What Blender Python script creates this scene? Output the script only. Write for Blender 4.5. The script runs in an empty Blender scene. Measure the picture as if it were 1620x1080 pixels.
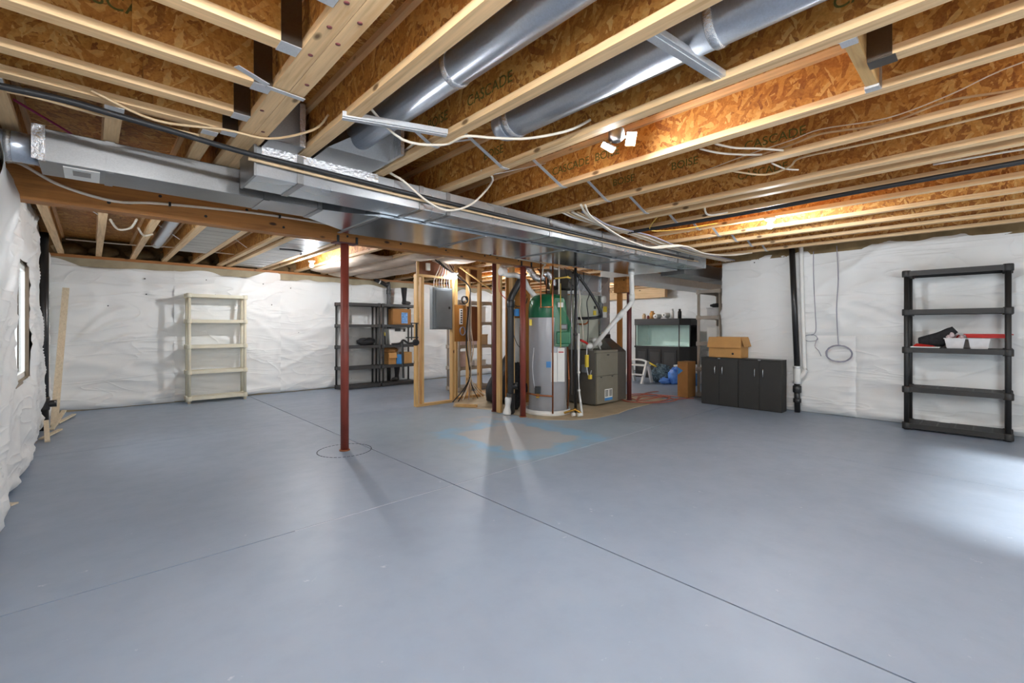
import bpy, bmesh, math, random
from mathutils import Vector, Matrix, noise
R = math.radians
rnd = random.Random(7)
S = bpy.context.scene
COL = S.collection
# ------------------------------------------------------------------ camera, world, exposure
cam = bpy.data.cameras.new('camera'); camo = bpy.data.objects.new('camera', cam); COL.objects.link(camo)
cam.sensor_width = 36.0; cam.lens = 713.0 / 1620.0 * 36.0; cam.shift_y = -21.0 / 1620.0
cam.clip_start = 0.02; cam.clip_end = 200
camo.location = (0, 0, 1.29); camo.rotation_euler = (R(90), 0, R(-43.05))
S.camera = camo
S.view_settings.view_transform = 'Standard'; S.view_settings.look = 'None'
S.view_settings.gamma = 1.0; S.view_settings.use_curve_mapping = False
S.view_settings.exposure = 1.22
S.cycles.max_bounces = 8; S.cycles.diffuse_bounces = 5; S.cycles.glossy_bounces = 4
S.cycles.transmission_bounces = 6; S.cycles.caustics_reflective = False; S.cycles.caustics_refractive = False
S.cycles.sample_clamp_indirect = 6.0
W = bpy.data.worlds.new('sky'); S.world = W; W.use_nodes = True
bg = W.node_tree.nodes['Background']; bg.inputs[0].default_value = (0.90, 0.95, 1.0, 1); bg.inputs[1].default_value = 2.4
BULB = 760.0        # emission strength of the ceiling bulbs
DAY = 1.0

sl = bpy.data.lights.new('sun', 'SUN'); sl.energy = 5.0; sl.angle = R(9); sl.color = (1, .98, .95)
so = bpy.data.objects.new('sun', sl); COL.objects.link(so); so.rotation_euler = Vector((.45, 1.67, -1.36)).to_track_quat('-Z', 'Y').to_euler(); so.location = (-6, -22, 18)
def portal(name, loc, rot, sx, sy):
    l = bpy.data.lights.new(name, 'AREA'); l.shape = 'RECTANGLE'; l.size = sx; l.size_y = sy
    l.cycles.is_portal = True
    o = bpy.data.objects.new(name, l); COL.objects.link(o); o.location = loc; o.rotation_euler = rot
portal('daylight_portal', (4.7, -2.6, 1.25), (R(90), 0, 0), 2.8, 1.9)
portal('daylight_portal', (-0.72, 6.08, 1.36), (R(90), 0, R(-90)), 1.15, 1.1)

# ------------------------------------------------------------------ materials
def rgb(r, g, b):
    f = lambda c: (c / 255 / 12.92) if c <= 10 else ((c / 255 + 0.055) / 1.055) ** 2.4
    return (f(r), f(g), f(b), 1)
class Mat:
    def __init__(s, name, col=(.5, .5, .5, 1), rough=.5, metal=0.0, spec=.5):
        s.m = bpy.data.materials.new(name); s.m.use_nodes = True; s.t = s.m.node_tree
        s.b = s.t.nodes['Principled BSDF']
        s.b.inputs['Base Color'].default_value = col; s.b.inputs['Roughness'].default_value = rough
        s.b.inputs['Metallic'].default_value = metal; s.b.inputs['Specular IOR Level'].default_value = spec
        s._c = None
    def n(s, typ, ins=None, **props):
        nd = s.t.nodes.new(typ)
        for k, v in props.items(): setattr(nd, k, v)
        for k, v in (ins or {}).items():
            sk = nd.inputs[k]
            if isinstance(v, bpy.types.NodeSocket): s.t.links.new(v, sk)
            else: sk.default_value = v
        return nd
    def co(s, scale=(1, 1, 1), rot=(0, 0, 0), loc=(0, 0, 0)):
        if s._c is None: s._c = s.n('ShaderNodeTexCoord').outputs['Object']
        return s.n('ShaderNodeMapping', {'Vector': s._c, 'Scale': scale, 'Rotation': rot, 'Location': loc}).outputs[0]
    def noise(s, scale=5., detail=3., vec=None, rough=.5, dist=0.):
        return s.n('ShaderNodeTexNoise', {'Vector': vec if vec is not None else s.co(), 'Scale': scale, 'Detail': detail, 'Roughness': rough, 'Distortion': dist}).outputs['Fac']
    def ramp(s, fac, stops):
        nd = s.n('ShaderNodeValToRGB', {'Fac': fac}); e = nd.color_ramp.elements
        while len(e) < len(stops): e.new(.5)
        for i, (p, c) in enumerate(stops): e[i].position = p; e[i].color = c
        return nd.outputs[0]
    def mix(s, fac, a, b, mode='MIX'):
        nd = s.n('ShaderNodeMix', data_type='RGBA', blend_type=mode)
        for k, v in ((0, fac), (6, a), (7, b)):
            if isinstance(v, bpy.types.NodeSocket): s.t.links.new(v, nd.inputs[k])
            else: nd.inputs[k].default_value = v
        return nd.outputs[2]
    def math(s, op, a, b=0., c=0.):
        return s.n('ShaderNodeMath', {0: a, 1: b, 2: c}, operation=op).outputs[0]
    def col(s, v): s.t.links.new(v, s.b.inputs['Base Color'])
    def rough(s, v): s.t.links.new(v, s.b.inputs['Roughness'])
    def bump(s, h, strength=.3, dist=.01):
        nd = s.n('ShaderNodeBump', {'Height': h, 'Strength': strength, 'Distance': dist})
        s.t.links.new(nd.outputs[0], s.b.inputs['Normal'])
def g(v): return (v, v, v, 1)
def plain(name, c, rough=.5, metal=0., var=.12, scale=9.):
    m = Mat(name, c, rough, metal)
    f = m.noise(scale, 4)
    d = tuple(x * (1 - var) for x in c[:3]) + (1,); l = tuple(min(1, x * (1 + var)) for x in c[:3]) + (1,)
    m.col(m.ramp(f, [(.3, d), (.7, l)]))
    return m.m
def wood(name, a, b, axis, knots=True, rough=.6):
    m = Mat(name, a, rough)
    sc = [14., 14., 14.]; sc[axis] = .9
    f = m.noise(2.2, 6, m.co(sc), .6, .8)
    sc2 = [70., 70., 70.]; sc2[axis] = 2.
    f2 = m.noise(1., 3, m.co(sc2))
    c = m.ramp(f, [(.25, b), (.5, a), (.8, tuple(min(1, x * 1.18) for x in a[:3]) + (1,))])
    c = m.mix(.35, c, m.ramp(f2, [(.3, tuple(x * .55 for x in a[:3]) + (1,)), (.65, a)]))
    if knots:
        sc3 = [7., 7., 7.]; sc3[axis] = 3.2
        v = m.n('ShaderNodeTexVoronoi', {'Vector': m.co(sc3), 'Scale': 1.0, 'Randomness': 1.}).outputs['Distance']
        c = m.mix(m.ramp(v, [(.07, g(1)), (.13, g(0))]), c, tuple(x * .28 for x in b[:3]) + (1,))
    m.col(c); m.bump(f2, .12, .004)
    return m.m
def osb(name, normal):
    m = Mat(name, rgb(170, 120, 60), .62)
    cols = [(0., rgb(128, 72, 25)), (.2, rgb(168, 106, 40)), (.5, rgb(196, 136, 58)), (.8, rgb(214, 160, 82)), (1., rgb(232, 192, 122))]
    def layer(ang, off, L=8., T=40.):
        along = 1 if normal != 1 else 0
        sc = [T, T, T]; sc[along] = L; sc[normal] = 2.
        v = m.n('ShaderNodeVectorRotate', {'Vector': m._c, 'Angle': ang}, rotation_type=('X_AXIS', 'Y_AXIS', 'Z_AXIS')[normal]).outputs[0]
        mp = m.n('ShaderNodeMapping', {'Vector': v, 'Scale': sc, 'Location': (off, off * 1.7, off * .3)}).outputs[0]
        nz = m.n('ShaderNodeTexNoise', {'Vector': v, 'Scale': 22., 'Detail': 3.}).outputs['Color']
        w = m.n('ShaderNodeVectorMath', {0: mp, 1: nz}, operation='ADD').outputs[0]
        o = m.n('ShaderNodeTexVoronoi', {'Vector': w, 'Scale': 1.}, feature='F1').outputs
        sp = m.n('ShaderNodeSeparateColor', {0: o['Color']}).outputs
        return sp[0], m.ramp(sp[1], cols), o['Distance']
    m.co()
    h, k, dd = layer(.2, 0)
    for an, of, L, T in ((1.35, 9.3, 9, 44), (-.6, 4.1, 7, 36), (.8, 14.2, 10, 60), (-1.2, 21.7, 8, 52)):
        h2, k2, d2 = layer(an, of, L, T)
        k = m.mix(m.math('GREATER_THAN', h2, h), k, k2); h = m.math('MAXIMUM', h, h2)
    fine = m.noise(90., 3)
    k = m.mix(.25, k, m.ramp(fine, [(.35, rgb(110, 62, 22)), (.65, rgb(214, 160, 86))]))
    k = m.mix(m.ramp(m.noise(2.4, 3, m.co(loc=(1, 7, 3))), [(.35, g(.0)), (.7, g(.3))]), k, rgb(150, 84, 24))
    m.col(k); m.bump(h, .25, .003)
    return m.m
M = {}
for i, ax in enumerate('xyz'):
    M['pine_' + ax] = wood('flange_pine_' + ax, rgb(230, 194, 146), rgb(200, 152, 98), i)
    M['stud_' + ax] = wood('stud_pine_' + ax, rgb(212, 172, 112), rgb(176, 124, 66), i)
    M['lvl_' + ax] = wood('laminated_beam_' + ax, rgb(178, 118, 56), rgb(128, 74, 28), i)
    M['osb_' + ax] = osb('osb_' + ax, i)
M['ply'] = wood('plywood', rgb(176, 118, 52), rgb(126, 76, 30), 2)
M['ply_dark'] = wood('dark_plywood', rgb(122, 70, 36), rgb(82, 44, 22), 2)
def galv(name, c, rough, bump=.02):
    m = Mat(name, c, rough, 1.0)
    v = m.n('ShaderNodeTexVoronoi', {'Vector': m.co(), 'Scale': 160.}).outputs['Color']
    sep = m.n('ShaderNodeSeparateColor', {0: v}).outputs[0]
    f = m.noise(3., 4)
    m.col(m.mix(.3, m.ramp(f, [(.3, tuple(x * .84 for x in c[:3]) + (1,)), (.7, c)]), m.ramp(sep, [(0, tuple(x * .8 for x in c[:3]) + (1,)), (1, tuple(min(1, x * 1.1) for x in c[:3]) + (1,))])))
    m.rough(m.ramp(m.noise(2., 2), [(.3, g(rough * .85)), (.7, g(rough * 1.15))]))
    m.bump(m.noise(1.6, 1), bump, .03)
    return m.m
M['galv'] = galv('galvanised_sheet', rgb(192, 196, 200), .27, .04); M['galv'].node_tree.nodes['Principled BSDF'].inputs['Metallic'].default_value = .72
M['galv_mirror'] = galv('shiny_galvanised_sheet', rgb(186, 192, 198), .2, .12)
M['galv_dull'] = galv('dull_galvanised_sheet', rgb(150, 150, 150), .38)
M['galv_round'] = galv('galvanised_round_duct', rgb(202, 210, 222), .32); M['galv_round'].node_tree.nodes['Principled BSDF'].inputs['Metallic'].default_value = .72
M['hanger'] = galv('hanger_steel_mirroring_dark', rgb(112, 104, 96), .4)  # colour darkened in place of the dark surroundings the steel would reflect
M['steel'] = galv('strap_steel', rgb(222, 224, 226), .38); M['steel'].node_tree.nodes['Principled BSDF'].inputs['Metallic'].default_value = .6
M['brass'] = plain('brass', rgb(190, 150, 70), .3, 1.)
M['chrome'] = plain('brushed_nickel', rgb(205, 205, 205), .25, 1.)
M['copper'] = plain('copper', rgb(176, 108, 70), .35, .9)
fm = Mat('foil_tape', rgb(225, 226, 228), .25, 1.); fm.bump(fm.noise(38., 5, rough=.7), .9, .01); M['foil'] = fm.m
M['white_plastic'] = plain('white_plastic', rgb(232, 231, 226), .4, 0, .04)
M['pvc'] = plain('white_pvc', rgb(226, 225, 220), .35, 0, .05)
M['ivory'] = plain('ivory_plastic', rgb(214, 208, 186), .5, 0, .05)
M['taupe'] = plain('taupe_plastic', rgb(168, 157, 144), .5, 0, .06)
M['black_plastic'] = plain('black_plastic', rgb(38, 37, 36), .5, 0, .1)
M['grey_plastic'] = plain('dark_grey_plastic', rgb(58, 57, 56), .5, 0, .1)
M['abs'] = plain('black_abs', rgb(38, 38, 39), .3, 0, .1)
M['black_cloth'] = plain('black_cloth', rgb(40, 40, 42), .9, 0, .25, 30)
M['cabinet'] = plain('charcoal_laminate', rgb(46, 44, 41), .45, 0, .04)
M['red_paint'] = plain('red_oxide_paint', rgb(128, 58, 46), .45, 0, .14, 6)
M['maroon'] = plain('maroon_paint', rgb(104, 52, 50), .5, 0, .14, 6)
M['cardboard'] = plain('cardboard', rgb(190, 142, 84), .8, 0, .08, 6)
M['cardboard_dark'] = plain('brown_cardboard', rgb(166, 116, 62), .8, 0, .1, 6)  # darker brown board than the plain cardboard
M['grey_panel'] = plain('grey_enamel', rgb(120, 126, 130), .35, .3, .04)
M['furnace'] = plain('furnace_enamel', rgb(140, 136, 122), .4, .2, .05)
M['furnace_dark'] = plain('dark_furnace_enamel', rgb(98, 95, 88), .45, .2, .06)
M['coil_cab'] = plain('coil_cabinet_enamel', rgb(186, 188, 172), .4, .1, .05)
M['heater'] = plain('grey_tank_enamel', rgb(176, 177, 181), .28, .1, .03)
M['green'] = plain('green_enamel', rgb(22, 104, 68), .3, 0, .08)
M['red_plastic'] = plain('red_plastic', rgb(190, 40, 34), .4, 0, .06)
M['blue_plastic'] = plain('blue_plastic', rgb(70, 140, 205), .45, 0, .1)
M['blue_bag'] = plain('blue_bag_film', rgb(96, 146, 226), .4, 0, .15)
M['yellow'] = plain('yellow', rgb(232, 205, 70), .5, 0, .06)
M['orange_cord'] = plain('orange_rubber', rgb(176, 98, 80), .5, 0, .12)
M['cable_white'] = plain('white_cable', rgb(226, 216, 200), .5, 0, .06)
M['cable_tan'] = plain('tan_cable', rgb(206, 178, 140), .5, 0, .08)
M['cable_black'] = plain('black_cable', rgb(34, 34, 36), .5, 0, .1)
M['cable_pink'] = plain('magenta_cable', rgb(196, 70, 130), .5)
M['cable_yellow'] = plain('yellow_cable', rgb(216, 180, 80), .5)
M['cable_grey'] = plain('grey_cable', rgb(150, 148, 160), .5)
M['paper'] = plain('paper_label', rgb(232, 232, 226), .7, 0, .03)
M['ink'] = plain('dark_ink', rgb(44, 40, 38), .8)
M['green_ink'] = plain('green_stamp_ink', rgb(92, 92, 42), .8, 0, .25, 60)
M['concrete'] = plain('bare_concrete', rgb(160, 148, 122), .85, 0, .16, 5)
M['pad'] = plain('unpainted_slab', rgb(184, 168, 140), .75, 0, .14, 4)
M['sill_z'] = wood('weathered_buck', rgb(150, 136, 116), rgb(112, 98, 80), 2)
M['sill'] = wood('sill_plate', rgb(170, 112, 56), rgb(126, 78, 36), 0)
M['batt'] = plain('insulation_batt', rgb(206, 186, 166), .9, 0, .12, 6)
M['fibre'] = plain('brown_fibre_insulation', rgb(104, 84, 54), .95, 0, .3, 14)
M['rim'] = plain('rim_board', rgb(128, 108, 74), .8, 0, .2, 7)
M['pink_box'] = plain('pale_pink_box', rgb(216, 196, 196), .7)
M['screen'] = plain('blue_printed_panel', rgb(110, 160, 220), .5, 0, .5, 40)
M['joint_light'] = plain('painted_joint', rgb(186, 190, 200), .6)
M['joint_dark'] = plain('blue_joint', rgb(92, 96, 124), .7)
M['aqua_back'] = plain('pale_tank_back', rgb(238, 246, 243), .5, 0, .04)
M['pale_wood'] = wood('pale_wood', rgb(222, 206, 178), rgb(204, 182, 148), 2, False)
M['bag_film'] = plain('black_bag_film', rgb(26, 26, 28), .55, 0, .3, 12)
M['void'] = plain('dark_joint', rgb(34, 36, 44), .9)
M['frosted'] = plain('frosted_plastic', rgb(205, 203, 202), .35, 0, .08, 14)
M['patterned'] = plain('patterned_cloth', rgb(90, 110, 120), .9, 0, .9, 26)
vm = Mat('white_vinyl_facing', rgb(232, 233, 231), .38, 0, .4)
h2 = vm.noise(5., 4, vm.co((1., 1., 1.6)), .55, 2.2)
def crease(rot, sc, loc):
    n_ = vm.noise(1., 2, vm.co(sc, rot, loc), .4, .9)
    r_ = vm.math('SUBTRACT', 1., vm.math('ABSOLUTE', vm.math('MULTIPLY', vm.math('SUBTRACT', n_, .5), 2.)))
    return vm.math('MULTIPLY', vm.math('POWER', r_, 22.), vm.ramp(vm.noise(1.4, 2, vm.co((1, 1, 1), (0, 0, 0), loc)), [(.42, g(0)), (.6, g(1))]))
h3 = vm.math('ADD', crease((.5, .5, 0), (.6, .6, 2.2), (3, 1, 2)), vm.math('ADD', crease((-.6, -.6, 0), (.7, .7, 2.6), (7, 4, 9)), crease((.1, .1, 0), (.5, .5, 3.), (1, 8, 5))))
vm.col(vm.ramp(vm.noise(1.3, 3), [(.3, rgb(226, 227, 225)), (.7, rgb(234, 235, 233))]))
vm.bump(vm.math('ADD', vm.math('MULTIPLY', h2, .12), h3), .3, .03); M['vinyl'] = vm.m
def glass(name, c):
    m = bpy.data.materials.new(name); m.use_nodes = True; t = m.node_tree; t.nodes.clear()
    a = t.nodes.new('ShaderNodeBsdfTransparent'); a.inputs[0].default_value = c
    b = t.nodes.new('ShaderNodeBsdfGlossy'); b.inputs['Roughness'].default_value = .03
    f = t.nodes.new('ShaderNodeFresnel'); f.inputs[0].default_value = 1.12
    x = t.nodes.new('ShaderNodeMixShader'); o = t.nodes.new('ShaderNodeOutputMaterial')
    t.links.new(f.outputs[0], x.inputs[0]); t.links.new(a.outputs[0], x.inputs[1]); t.links.new(b.outputs[0], x.inputs[2]); t.links.new(x.outputs[0], o.inputs[0]); return m
M['glass'] = glass('window_glass', (.97, .98, .98, 1)); M['aqua'] = glass('aquarium_glass', (.93, .98, .965, 1))
def emit(name, c, st):
    m = bpy.data.materials.new(name); m.use_nodes = True; t = m.node_tree; t.nodes.clear()
    e = t.nodes.new('ShaderNodeEmission'); e.inputs[0].default_value = c; e.inputs[1].default_value = st
    o = t.nodes.new('ShaderNodeOutputMaterial'); t.links.new(e.outputs[0], o.inputs[0]); return m
M['bulb'] = emit('lit_bulb', (.93, .96, 1.0, 1), BULB)
M['small_bulb'] = emit('dim_lit_bulb', (.93, .96, 1.0, 1), 220.)
M['strong_bulb'] = emit('bright_lit_bulb', (.93, .96, 1.0, 1), BULB * 1.4)
M['led'] = emit('lit_led_panel', (.95, .97, 1.0, 1), 640.)
# painted floor
fl = Mat('blue_grey_floor_paint', rgb(150, 154, 170), .42, 0, .5)
n1 = fl.noise(.55, 5, None, .6); n2 = fl.noise(5., 5, None, .65); n3 = fl.noise(40., 3)
c = fl.ramp(n1, [(.3, rgb(135, 148, 165)), (.5, rgb(142, 155, 172)), (.72, rgb(149, 161, 177))])
c = fl.mix(fl.ramp(n2, [(.45, g(0)), (.8, g(.35))]), c, rgb(131, 144, 160))
xyz = fl.n('ShaderNodeSeparateXYZ', {0: fl._c}).outputs
wob = fl.n('ShaderNodeTexNoise', {'Vector': fl._c, 'Scale': 4., 'Detail': 4.}).outputs['Fac']
wv = fl.math('MULTIPLY', fl.math('SUBTRACT', wob, .5), .5)
def rect(x0, x1, y0, y1, soft, wobble=1.):
    def edge(v, lo, hi):
        w = fl.math('ADD', v, fl.math('MULTIPLY', wv, wobble))
        a = fl.n('ShaderNodeMapRange', {0: w, 1: lo - soft, 2: lo + soft}).outputs[0]
        b = fl.n('ShaderNodeMapRange', {0: w, 1: hi + soft, 2: hi - soft}).outputs[0]
        return fl.math('MULTIPLY', a, b)
    return fl.math('MULTIPLY', edge(xyz[0], x0, x1), edge(xyz[1], y0, y1))
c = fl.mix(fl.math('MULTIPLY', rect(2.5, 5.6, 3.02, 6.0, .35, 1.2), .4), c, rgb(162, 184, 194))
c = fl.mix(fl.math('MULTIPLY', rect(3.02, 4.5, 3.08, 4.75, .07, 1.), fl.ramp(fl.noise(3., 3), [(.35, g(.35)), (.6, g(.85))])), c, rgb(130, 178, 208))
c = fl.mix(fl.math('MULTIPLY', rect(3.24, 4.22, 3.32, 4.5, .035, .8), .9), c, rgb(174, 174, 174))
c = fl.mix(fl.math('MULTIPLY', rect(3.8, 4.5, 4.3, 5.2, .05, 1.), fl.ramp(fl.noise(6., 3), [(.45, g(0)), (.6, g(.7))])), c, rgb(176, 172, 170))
c = fl.mix(fl.ramp(fl.noise(9., 6, fl.co(loc=(3, 1, 0)), .7), [(.66, g(0)), (.72, g(.5))]), c, rgb(204, 207, 212))
fl.col(c); fl.rough(fl.ramp(n2, [(.3, g(.40)), (.7, g(.50))])); fl.bump(n3, .08, .003); M['floor'] = fl.m

# ------------------------------------------------------------------ mesh helpers
class MB:
    def __init__(s): s.v = []; s.f = []; s.sm = []
    def add(s, vs, fs, smooth=False, mat=None):
        k = len(s.v)
        for p in vs: s.v.append(tuple(mat @ Vector(p)) if mat is not None else tuple(p))
        for f in fs: s.f.append([i + k for i in f]); s.sm.append(smooth)
        return s
    def box(s, x0, x1, y0, y1, z0, z1, mat=None):
        v = [(x0, y0, z0), (x1, y0, z0), (x1, y1, z0), (x0, y1, z0), (x0, y0, z1), (x1, y0, z1), (x1, y1, z1), (x0, y1, z1)]
        return s.add(v, [(0, 3, 2, 1), (4, 5, 6, 7), (0, 1, 5, 4), (1, 2, 6, 5), (2, 3, 7, 6), (3, 0, 4, 7)], False, mat)
    def hexa(s, bot, top):
        return s.add(list(bot) + list(top), [(0, 3, 2, 1), (4, 5, 6, 7), (0, 1, 5, 4), (1, 2, 6, 5), (2, 3, 7, 6), (3, 0, 4, 7)])
    def prism(s, poly, ax, a, b):
        n = len(poly)
        def P(u, v, w): return ((w, u, v), (u, w, v), (u, v, w))[ax]
        vs = [P(u, v, a) for u, v in poly] + [P(u, v, b) for u, v in poly]
        fs = [tuple(range(n)), tuple(range(2 * n - 1, n - 1, -1))] + [(i, i + n, (i + 1) % n + n, (i + 1) % n) for i in range(n)]
        return s.add(vs, fs)
    def bar(s, p, q, w, h, up=(0, 0, 1)):
        p, q = Vector(p), Vector(q); d = (q - p).normalized(); u = Vector(up)
        if abs(d.dot(u)) > .98: u = Vector((1, 0, 0))
        r = d.cross(u).normalized() * w / 2; t = r.cross(d).normalized() * h / 2
        return s.hexa([p - r - t, p + r - t, p + r + t, p - r + t], [q - r - t, q + r - t, q + r + t, q - r + t])
    def tube(s, pts, r, n=8, smooth_path=True, caps=True):
        P = [Vector(p) for p in pts]
        if smooth_path and len(P) > 2:
            Q = []
            for i in range(len(P) - 1):
                a, b, c, d = P[max(i - 1, 0)], P[i], P[i + 1], P[min(i + 2, len(P) - 1)]
                for k in range(5):
                    t = k / 5
                    Q.append(.5 * ((2 * b) + (c - a) * t + (2 * a - 5 * b + 4 * c - d) * t * t + (3 * b - a - 3 * c + d) * t ** 3))
            P = Q + [P[-1]]
        rr = r if callable(r) else (lambda t: r)
        k = len(s.v); up = Vector((.13, .21, 1)).normalized(); m = len(P)
        for i, p in enumerate(P):
            d = (P[min(i + 1, m - 1)] - P[max(i - 1, 0)]).normalized()
            x = d.cross(up)
            if x.length < .05: x = d.cross(Vector((1, .3, 0)))
            x.normalize(); y = x.cross(d)
            q = rr(i / (m - 1))
            for j in range(n):
                a = 2 * math.pi * j / n; s.v.append(tuple(p + x * math.cos(a) * q + y * math.sin(a) * q))
        for i in range(m - 1):
            for j in range(n):
                s.f.append([k + i * n + j, k + i * n + (j + 1) % n, k + (i + 1) * n + (j + 1) % n, k + (i + 1) * n + j]); s.sm.append(True)
        if caps:
            s.f.append([k + j for j in range(n)][::-1]); s.sm.append(False)
            s.f.append([k + (m - 1) * n + j for j in range(n)]); s.sm.append(False)
        return s
    def cyl(s, p, q, r0, r1=None, n=20): 
        r1 = r0 if r1 is None else r1
        return s.tube([p, q], lambda t: r0 + (r1 - r0) * t, n, False)
    def lathe(s, c, prof, n=28, axis=2):
        k = len(s.v); m = len(prof)
        for r, h in prof:
            for j in range(n):
                a = 2 * math.pi * j / n; x, y = r * math.cos(a), r * math.sin(a)
                o = ((h, x, y), (x, h, y), (x, y, h))[axis]
                s.v.append((c[0] + o[0], c[1] + o[1], c[2] + o[2]))
        for i in range(m - 1):
            for j in range(n):
                s.f.append([k + i * n + j, k + i * n + (j + 1) % n, k + (i + 1) * n + (j + 1) % n, k + (i + 1) * n + j]); s.sm.append(True)
        s.f.append([k + j for j in range(n)][::-1]); s.sm.append(False)
        s.f.append([k + (m - 1) * n + j for j in range(n)]); s.sm.append(False)
        return s
    def blob(s, c, rad, amp=.15, fr=3., seed=0, nu=20, nv=14, flat=None):
        k = len(s.v)
        for i in range(nv + 1):
            th = math.pi * i / nv
            for j in range(nu):
                ph = 2 * math.pi * j / nu
                d = Vector((math.sin(th) * math.cos(ph), math.sin(th) * math.sin(ph), math.cos(th)))
                q = 1 + amp * noise.noise(d * fr + Vector((seed * 3.1, seed * 1.7, seed)))
                p = Vector((d.x * rad[0] * q, d.y * rad[1] * q, d.z * rad[2] * q))
                if flat is not None: p.z = max(p.z, -rad[2] * flat)
                s.v.append(tuple(Vector(c) + p))
        for i in range(nv):
            for j in range(nu):
                s.f.append([k + i * nu + j, k + (i + 1) * nu + j, k + (i + 1) * nu + (j + 1) % nu, k + i * nu + (j + 1) % nu]); s.sm.append(True)
        return s
    def build(s, name, mat, parent=None, local=False, bevel=0., kind=None, label=None, fix=False):
        off = Vector((0, 0, 0))
        if parent is not None and not local: off = Vector(parent['_o'])
        me = bpy.data.meshes.new(name)
        me.from_pydata([(x - off.x, y - off.y, z - off.z) for x, y, z in s.v], [], s.f)
        me.polygons.foreach_set('use_smooth', s.sm)
        me.validate()
        b = bmesh.new(); b.from_mesh(me); bmesh.ops.recalc_face_normals(b, faces=b.faces[:]); b.to_mesh(me); b.free()
        me.materials.append(M[mat] if isinstance(mat, str) else mat)
        o = bpy.data.objects.new(name, me); COL.objects.link(o)
        o['_o'] = (off.x, off.y, off.z)
        if parent is not None: o.parent = parent
        if bevel:
            md = o.modifiers.new('bevel', 'BEVEL'); md.width = bevel; md.segments = 2; md.limit_method = 'ANGLE'; md.angle_limit = R(40)
        if kind: o['kind'] = kind
        if label: o['label'] = label
        return o
def thing(name, label, cat, loc=(0, 0, 0), rz=0., group=None):
    o = bpy.data.objects.new(name, None); COL.objects.link(o); o.empty_display_size = .1
    o.location = loc; o.rotation_euler = (0, 0, rz); o['label'] = label; o['category'] = cat
    o['_o'] = tuple(loc)
    if group: o['group'] = group
    return o
def tag(o, label, cat, group=None):
    o['label'] = label; o['category'] = cat
    if group: o['group'] = group
    return o
def solo(mb, name, mat, label, cat, group=None, loc=None, **k):
    """a thing that is one mesh; origin moved to loc"""
    c = loc
    if c is None:
        n = len(mb.v); c = (sum(v[0] for v in mb.v) / n, sum(v[1] for v in mb.v) / n, min(v[2] for v in mb.v))
    mb.v = [(x - c[0], y - c[1], z - c[2]) for x, y, z in mb.v]
    o = mb.build(name, mat, None, **k); o.location = c; o['_o'] = tuple(c)
    return tag(o, label, cat, group)
def copy_tree(o, parent=None):
    c = o.copy(); COL.objects.link(c)
    if parent is not None: c.parent = parent
    for ch in list(o.children): copy_tree(ch, c)
    return c
def struct(name, loc=(0, 0, 0)):
    o = bpy.data.objects.new(name, None); COL.objects.link(o); o.location = loc; o['_o'] = tuple(loc); o['kind'] = 'structure'; return o
def text(body, size, mat, parent, loc, rot, name='lettering'):
    cu = bpy.data.curves.new(name, 'FONT'); cu.body = body; cu.size = size; cu.extrude = .0006; cu.align_x = 'CENTER'; cu.align_y = 'CENTER'
    cu.materials.append(M[mat]); o = bpy.data.objects.new(name, cu); COL.objects.link(o)
    me = bpy.data.meshes.new_from_object(o); bpy.data.objects.remove(o); bpy.data.curves.remove(cu)
    o = bpy.data.objects.new(name, me); COL.objects.link(o)
    o.parent = parent; po = Vector(parent['_o']); o.location = Vector(loc) - po; o.rotation_euler = rot; o['_o'] = (0, 0, 0)
    return o
ORD = ['first', 'second', 'third', 'fourth', 'fifth', 'sixth', 'seventh', 'eighth', 'ninth', 'tenth', 'eleventh', 'twelfth', 'thirteenth', 'fourteenth', 'fifteenth', 'sixteenth', 'seventeenth', 'eighteenth', 'nineteenth', 'twentieth', 'twenty-first', 'twenty-second', 'twenty-third', 'twenty-fourth']
#SECTION structure
XR, YB, XL, YF, XF, YC = 8.08, 9.74, -0.50, -2.30, 12.1, 3.26
JB, JD = 2.43, .285          # joist underside and depth
JT = JB + JD
# floor: four slabs and more, divided by sawn control joints
MB().box(-1.2, 12.8, -2.9, 10.4, -.2, -.014).build('floor', 'void')['kind'] = 'structure'
floor = bpy.data.objects['floor']
xs = [(-1.0, 2.186), (2.196, 5.40), (5.405, 12.6)]; ys = [(-2.7, 3.034), (3.044, 6.55), (6.554, 10.2)]
for x0, x1 in xs:
    for y0, y1 in ys: MB().box(x0, x1, y0, y1, -.014, 0).build('slab', 'floor', floor)
MB().prism([(4.34, 6.06), (4.62, 5.44), (4.60, 4.55), (4.68, 4.30), (4.93, 4.03), (5.25, 3.90), (5.8, 3.88), (6.4, 3.98), (7.6, 4.02), (7.75, 4.5), (7.3, 5.4), (6.8, 7.4), (5.3, 7.3)], 2, -.006, .004).build('bare_slab', 'pad', floor)
for x0, x1, mt in ((.95, 2.18, 'light'), (2.2, 5.3, 'light'), (-.5, .95, 'dark')):
    MB().box(x0, x1, 3.0335, 3.0445, -.012, -.0012 if mt == 'light' else -.006).build('joint_filler', 'joint_' + mt, floor)
p = MB()
for k in range(40):
    a, b = 2 * math.pi * k / 40, 2 * math.pi * (k + .72) / 40
    p.bar((1.96 + .27 * math.cos(a), 4.69 + .27 * math.sin(a), .0008), (1.96 + .27 * math.cos(b), 4.69 + .27 * math.sin(b), .0008), .008, .002)
p.build('joint_ring', 'void', floor)
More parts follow.
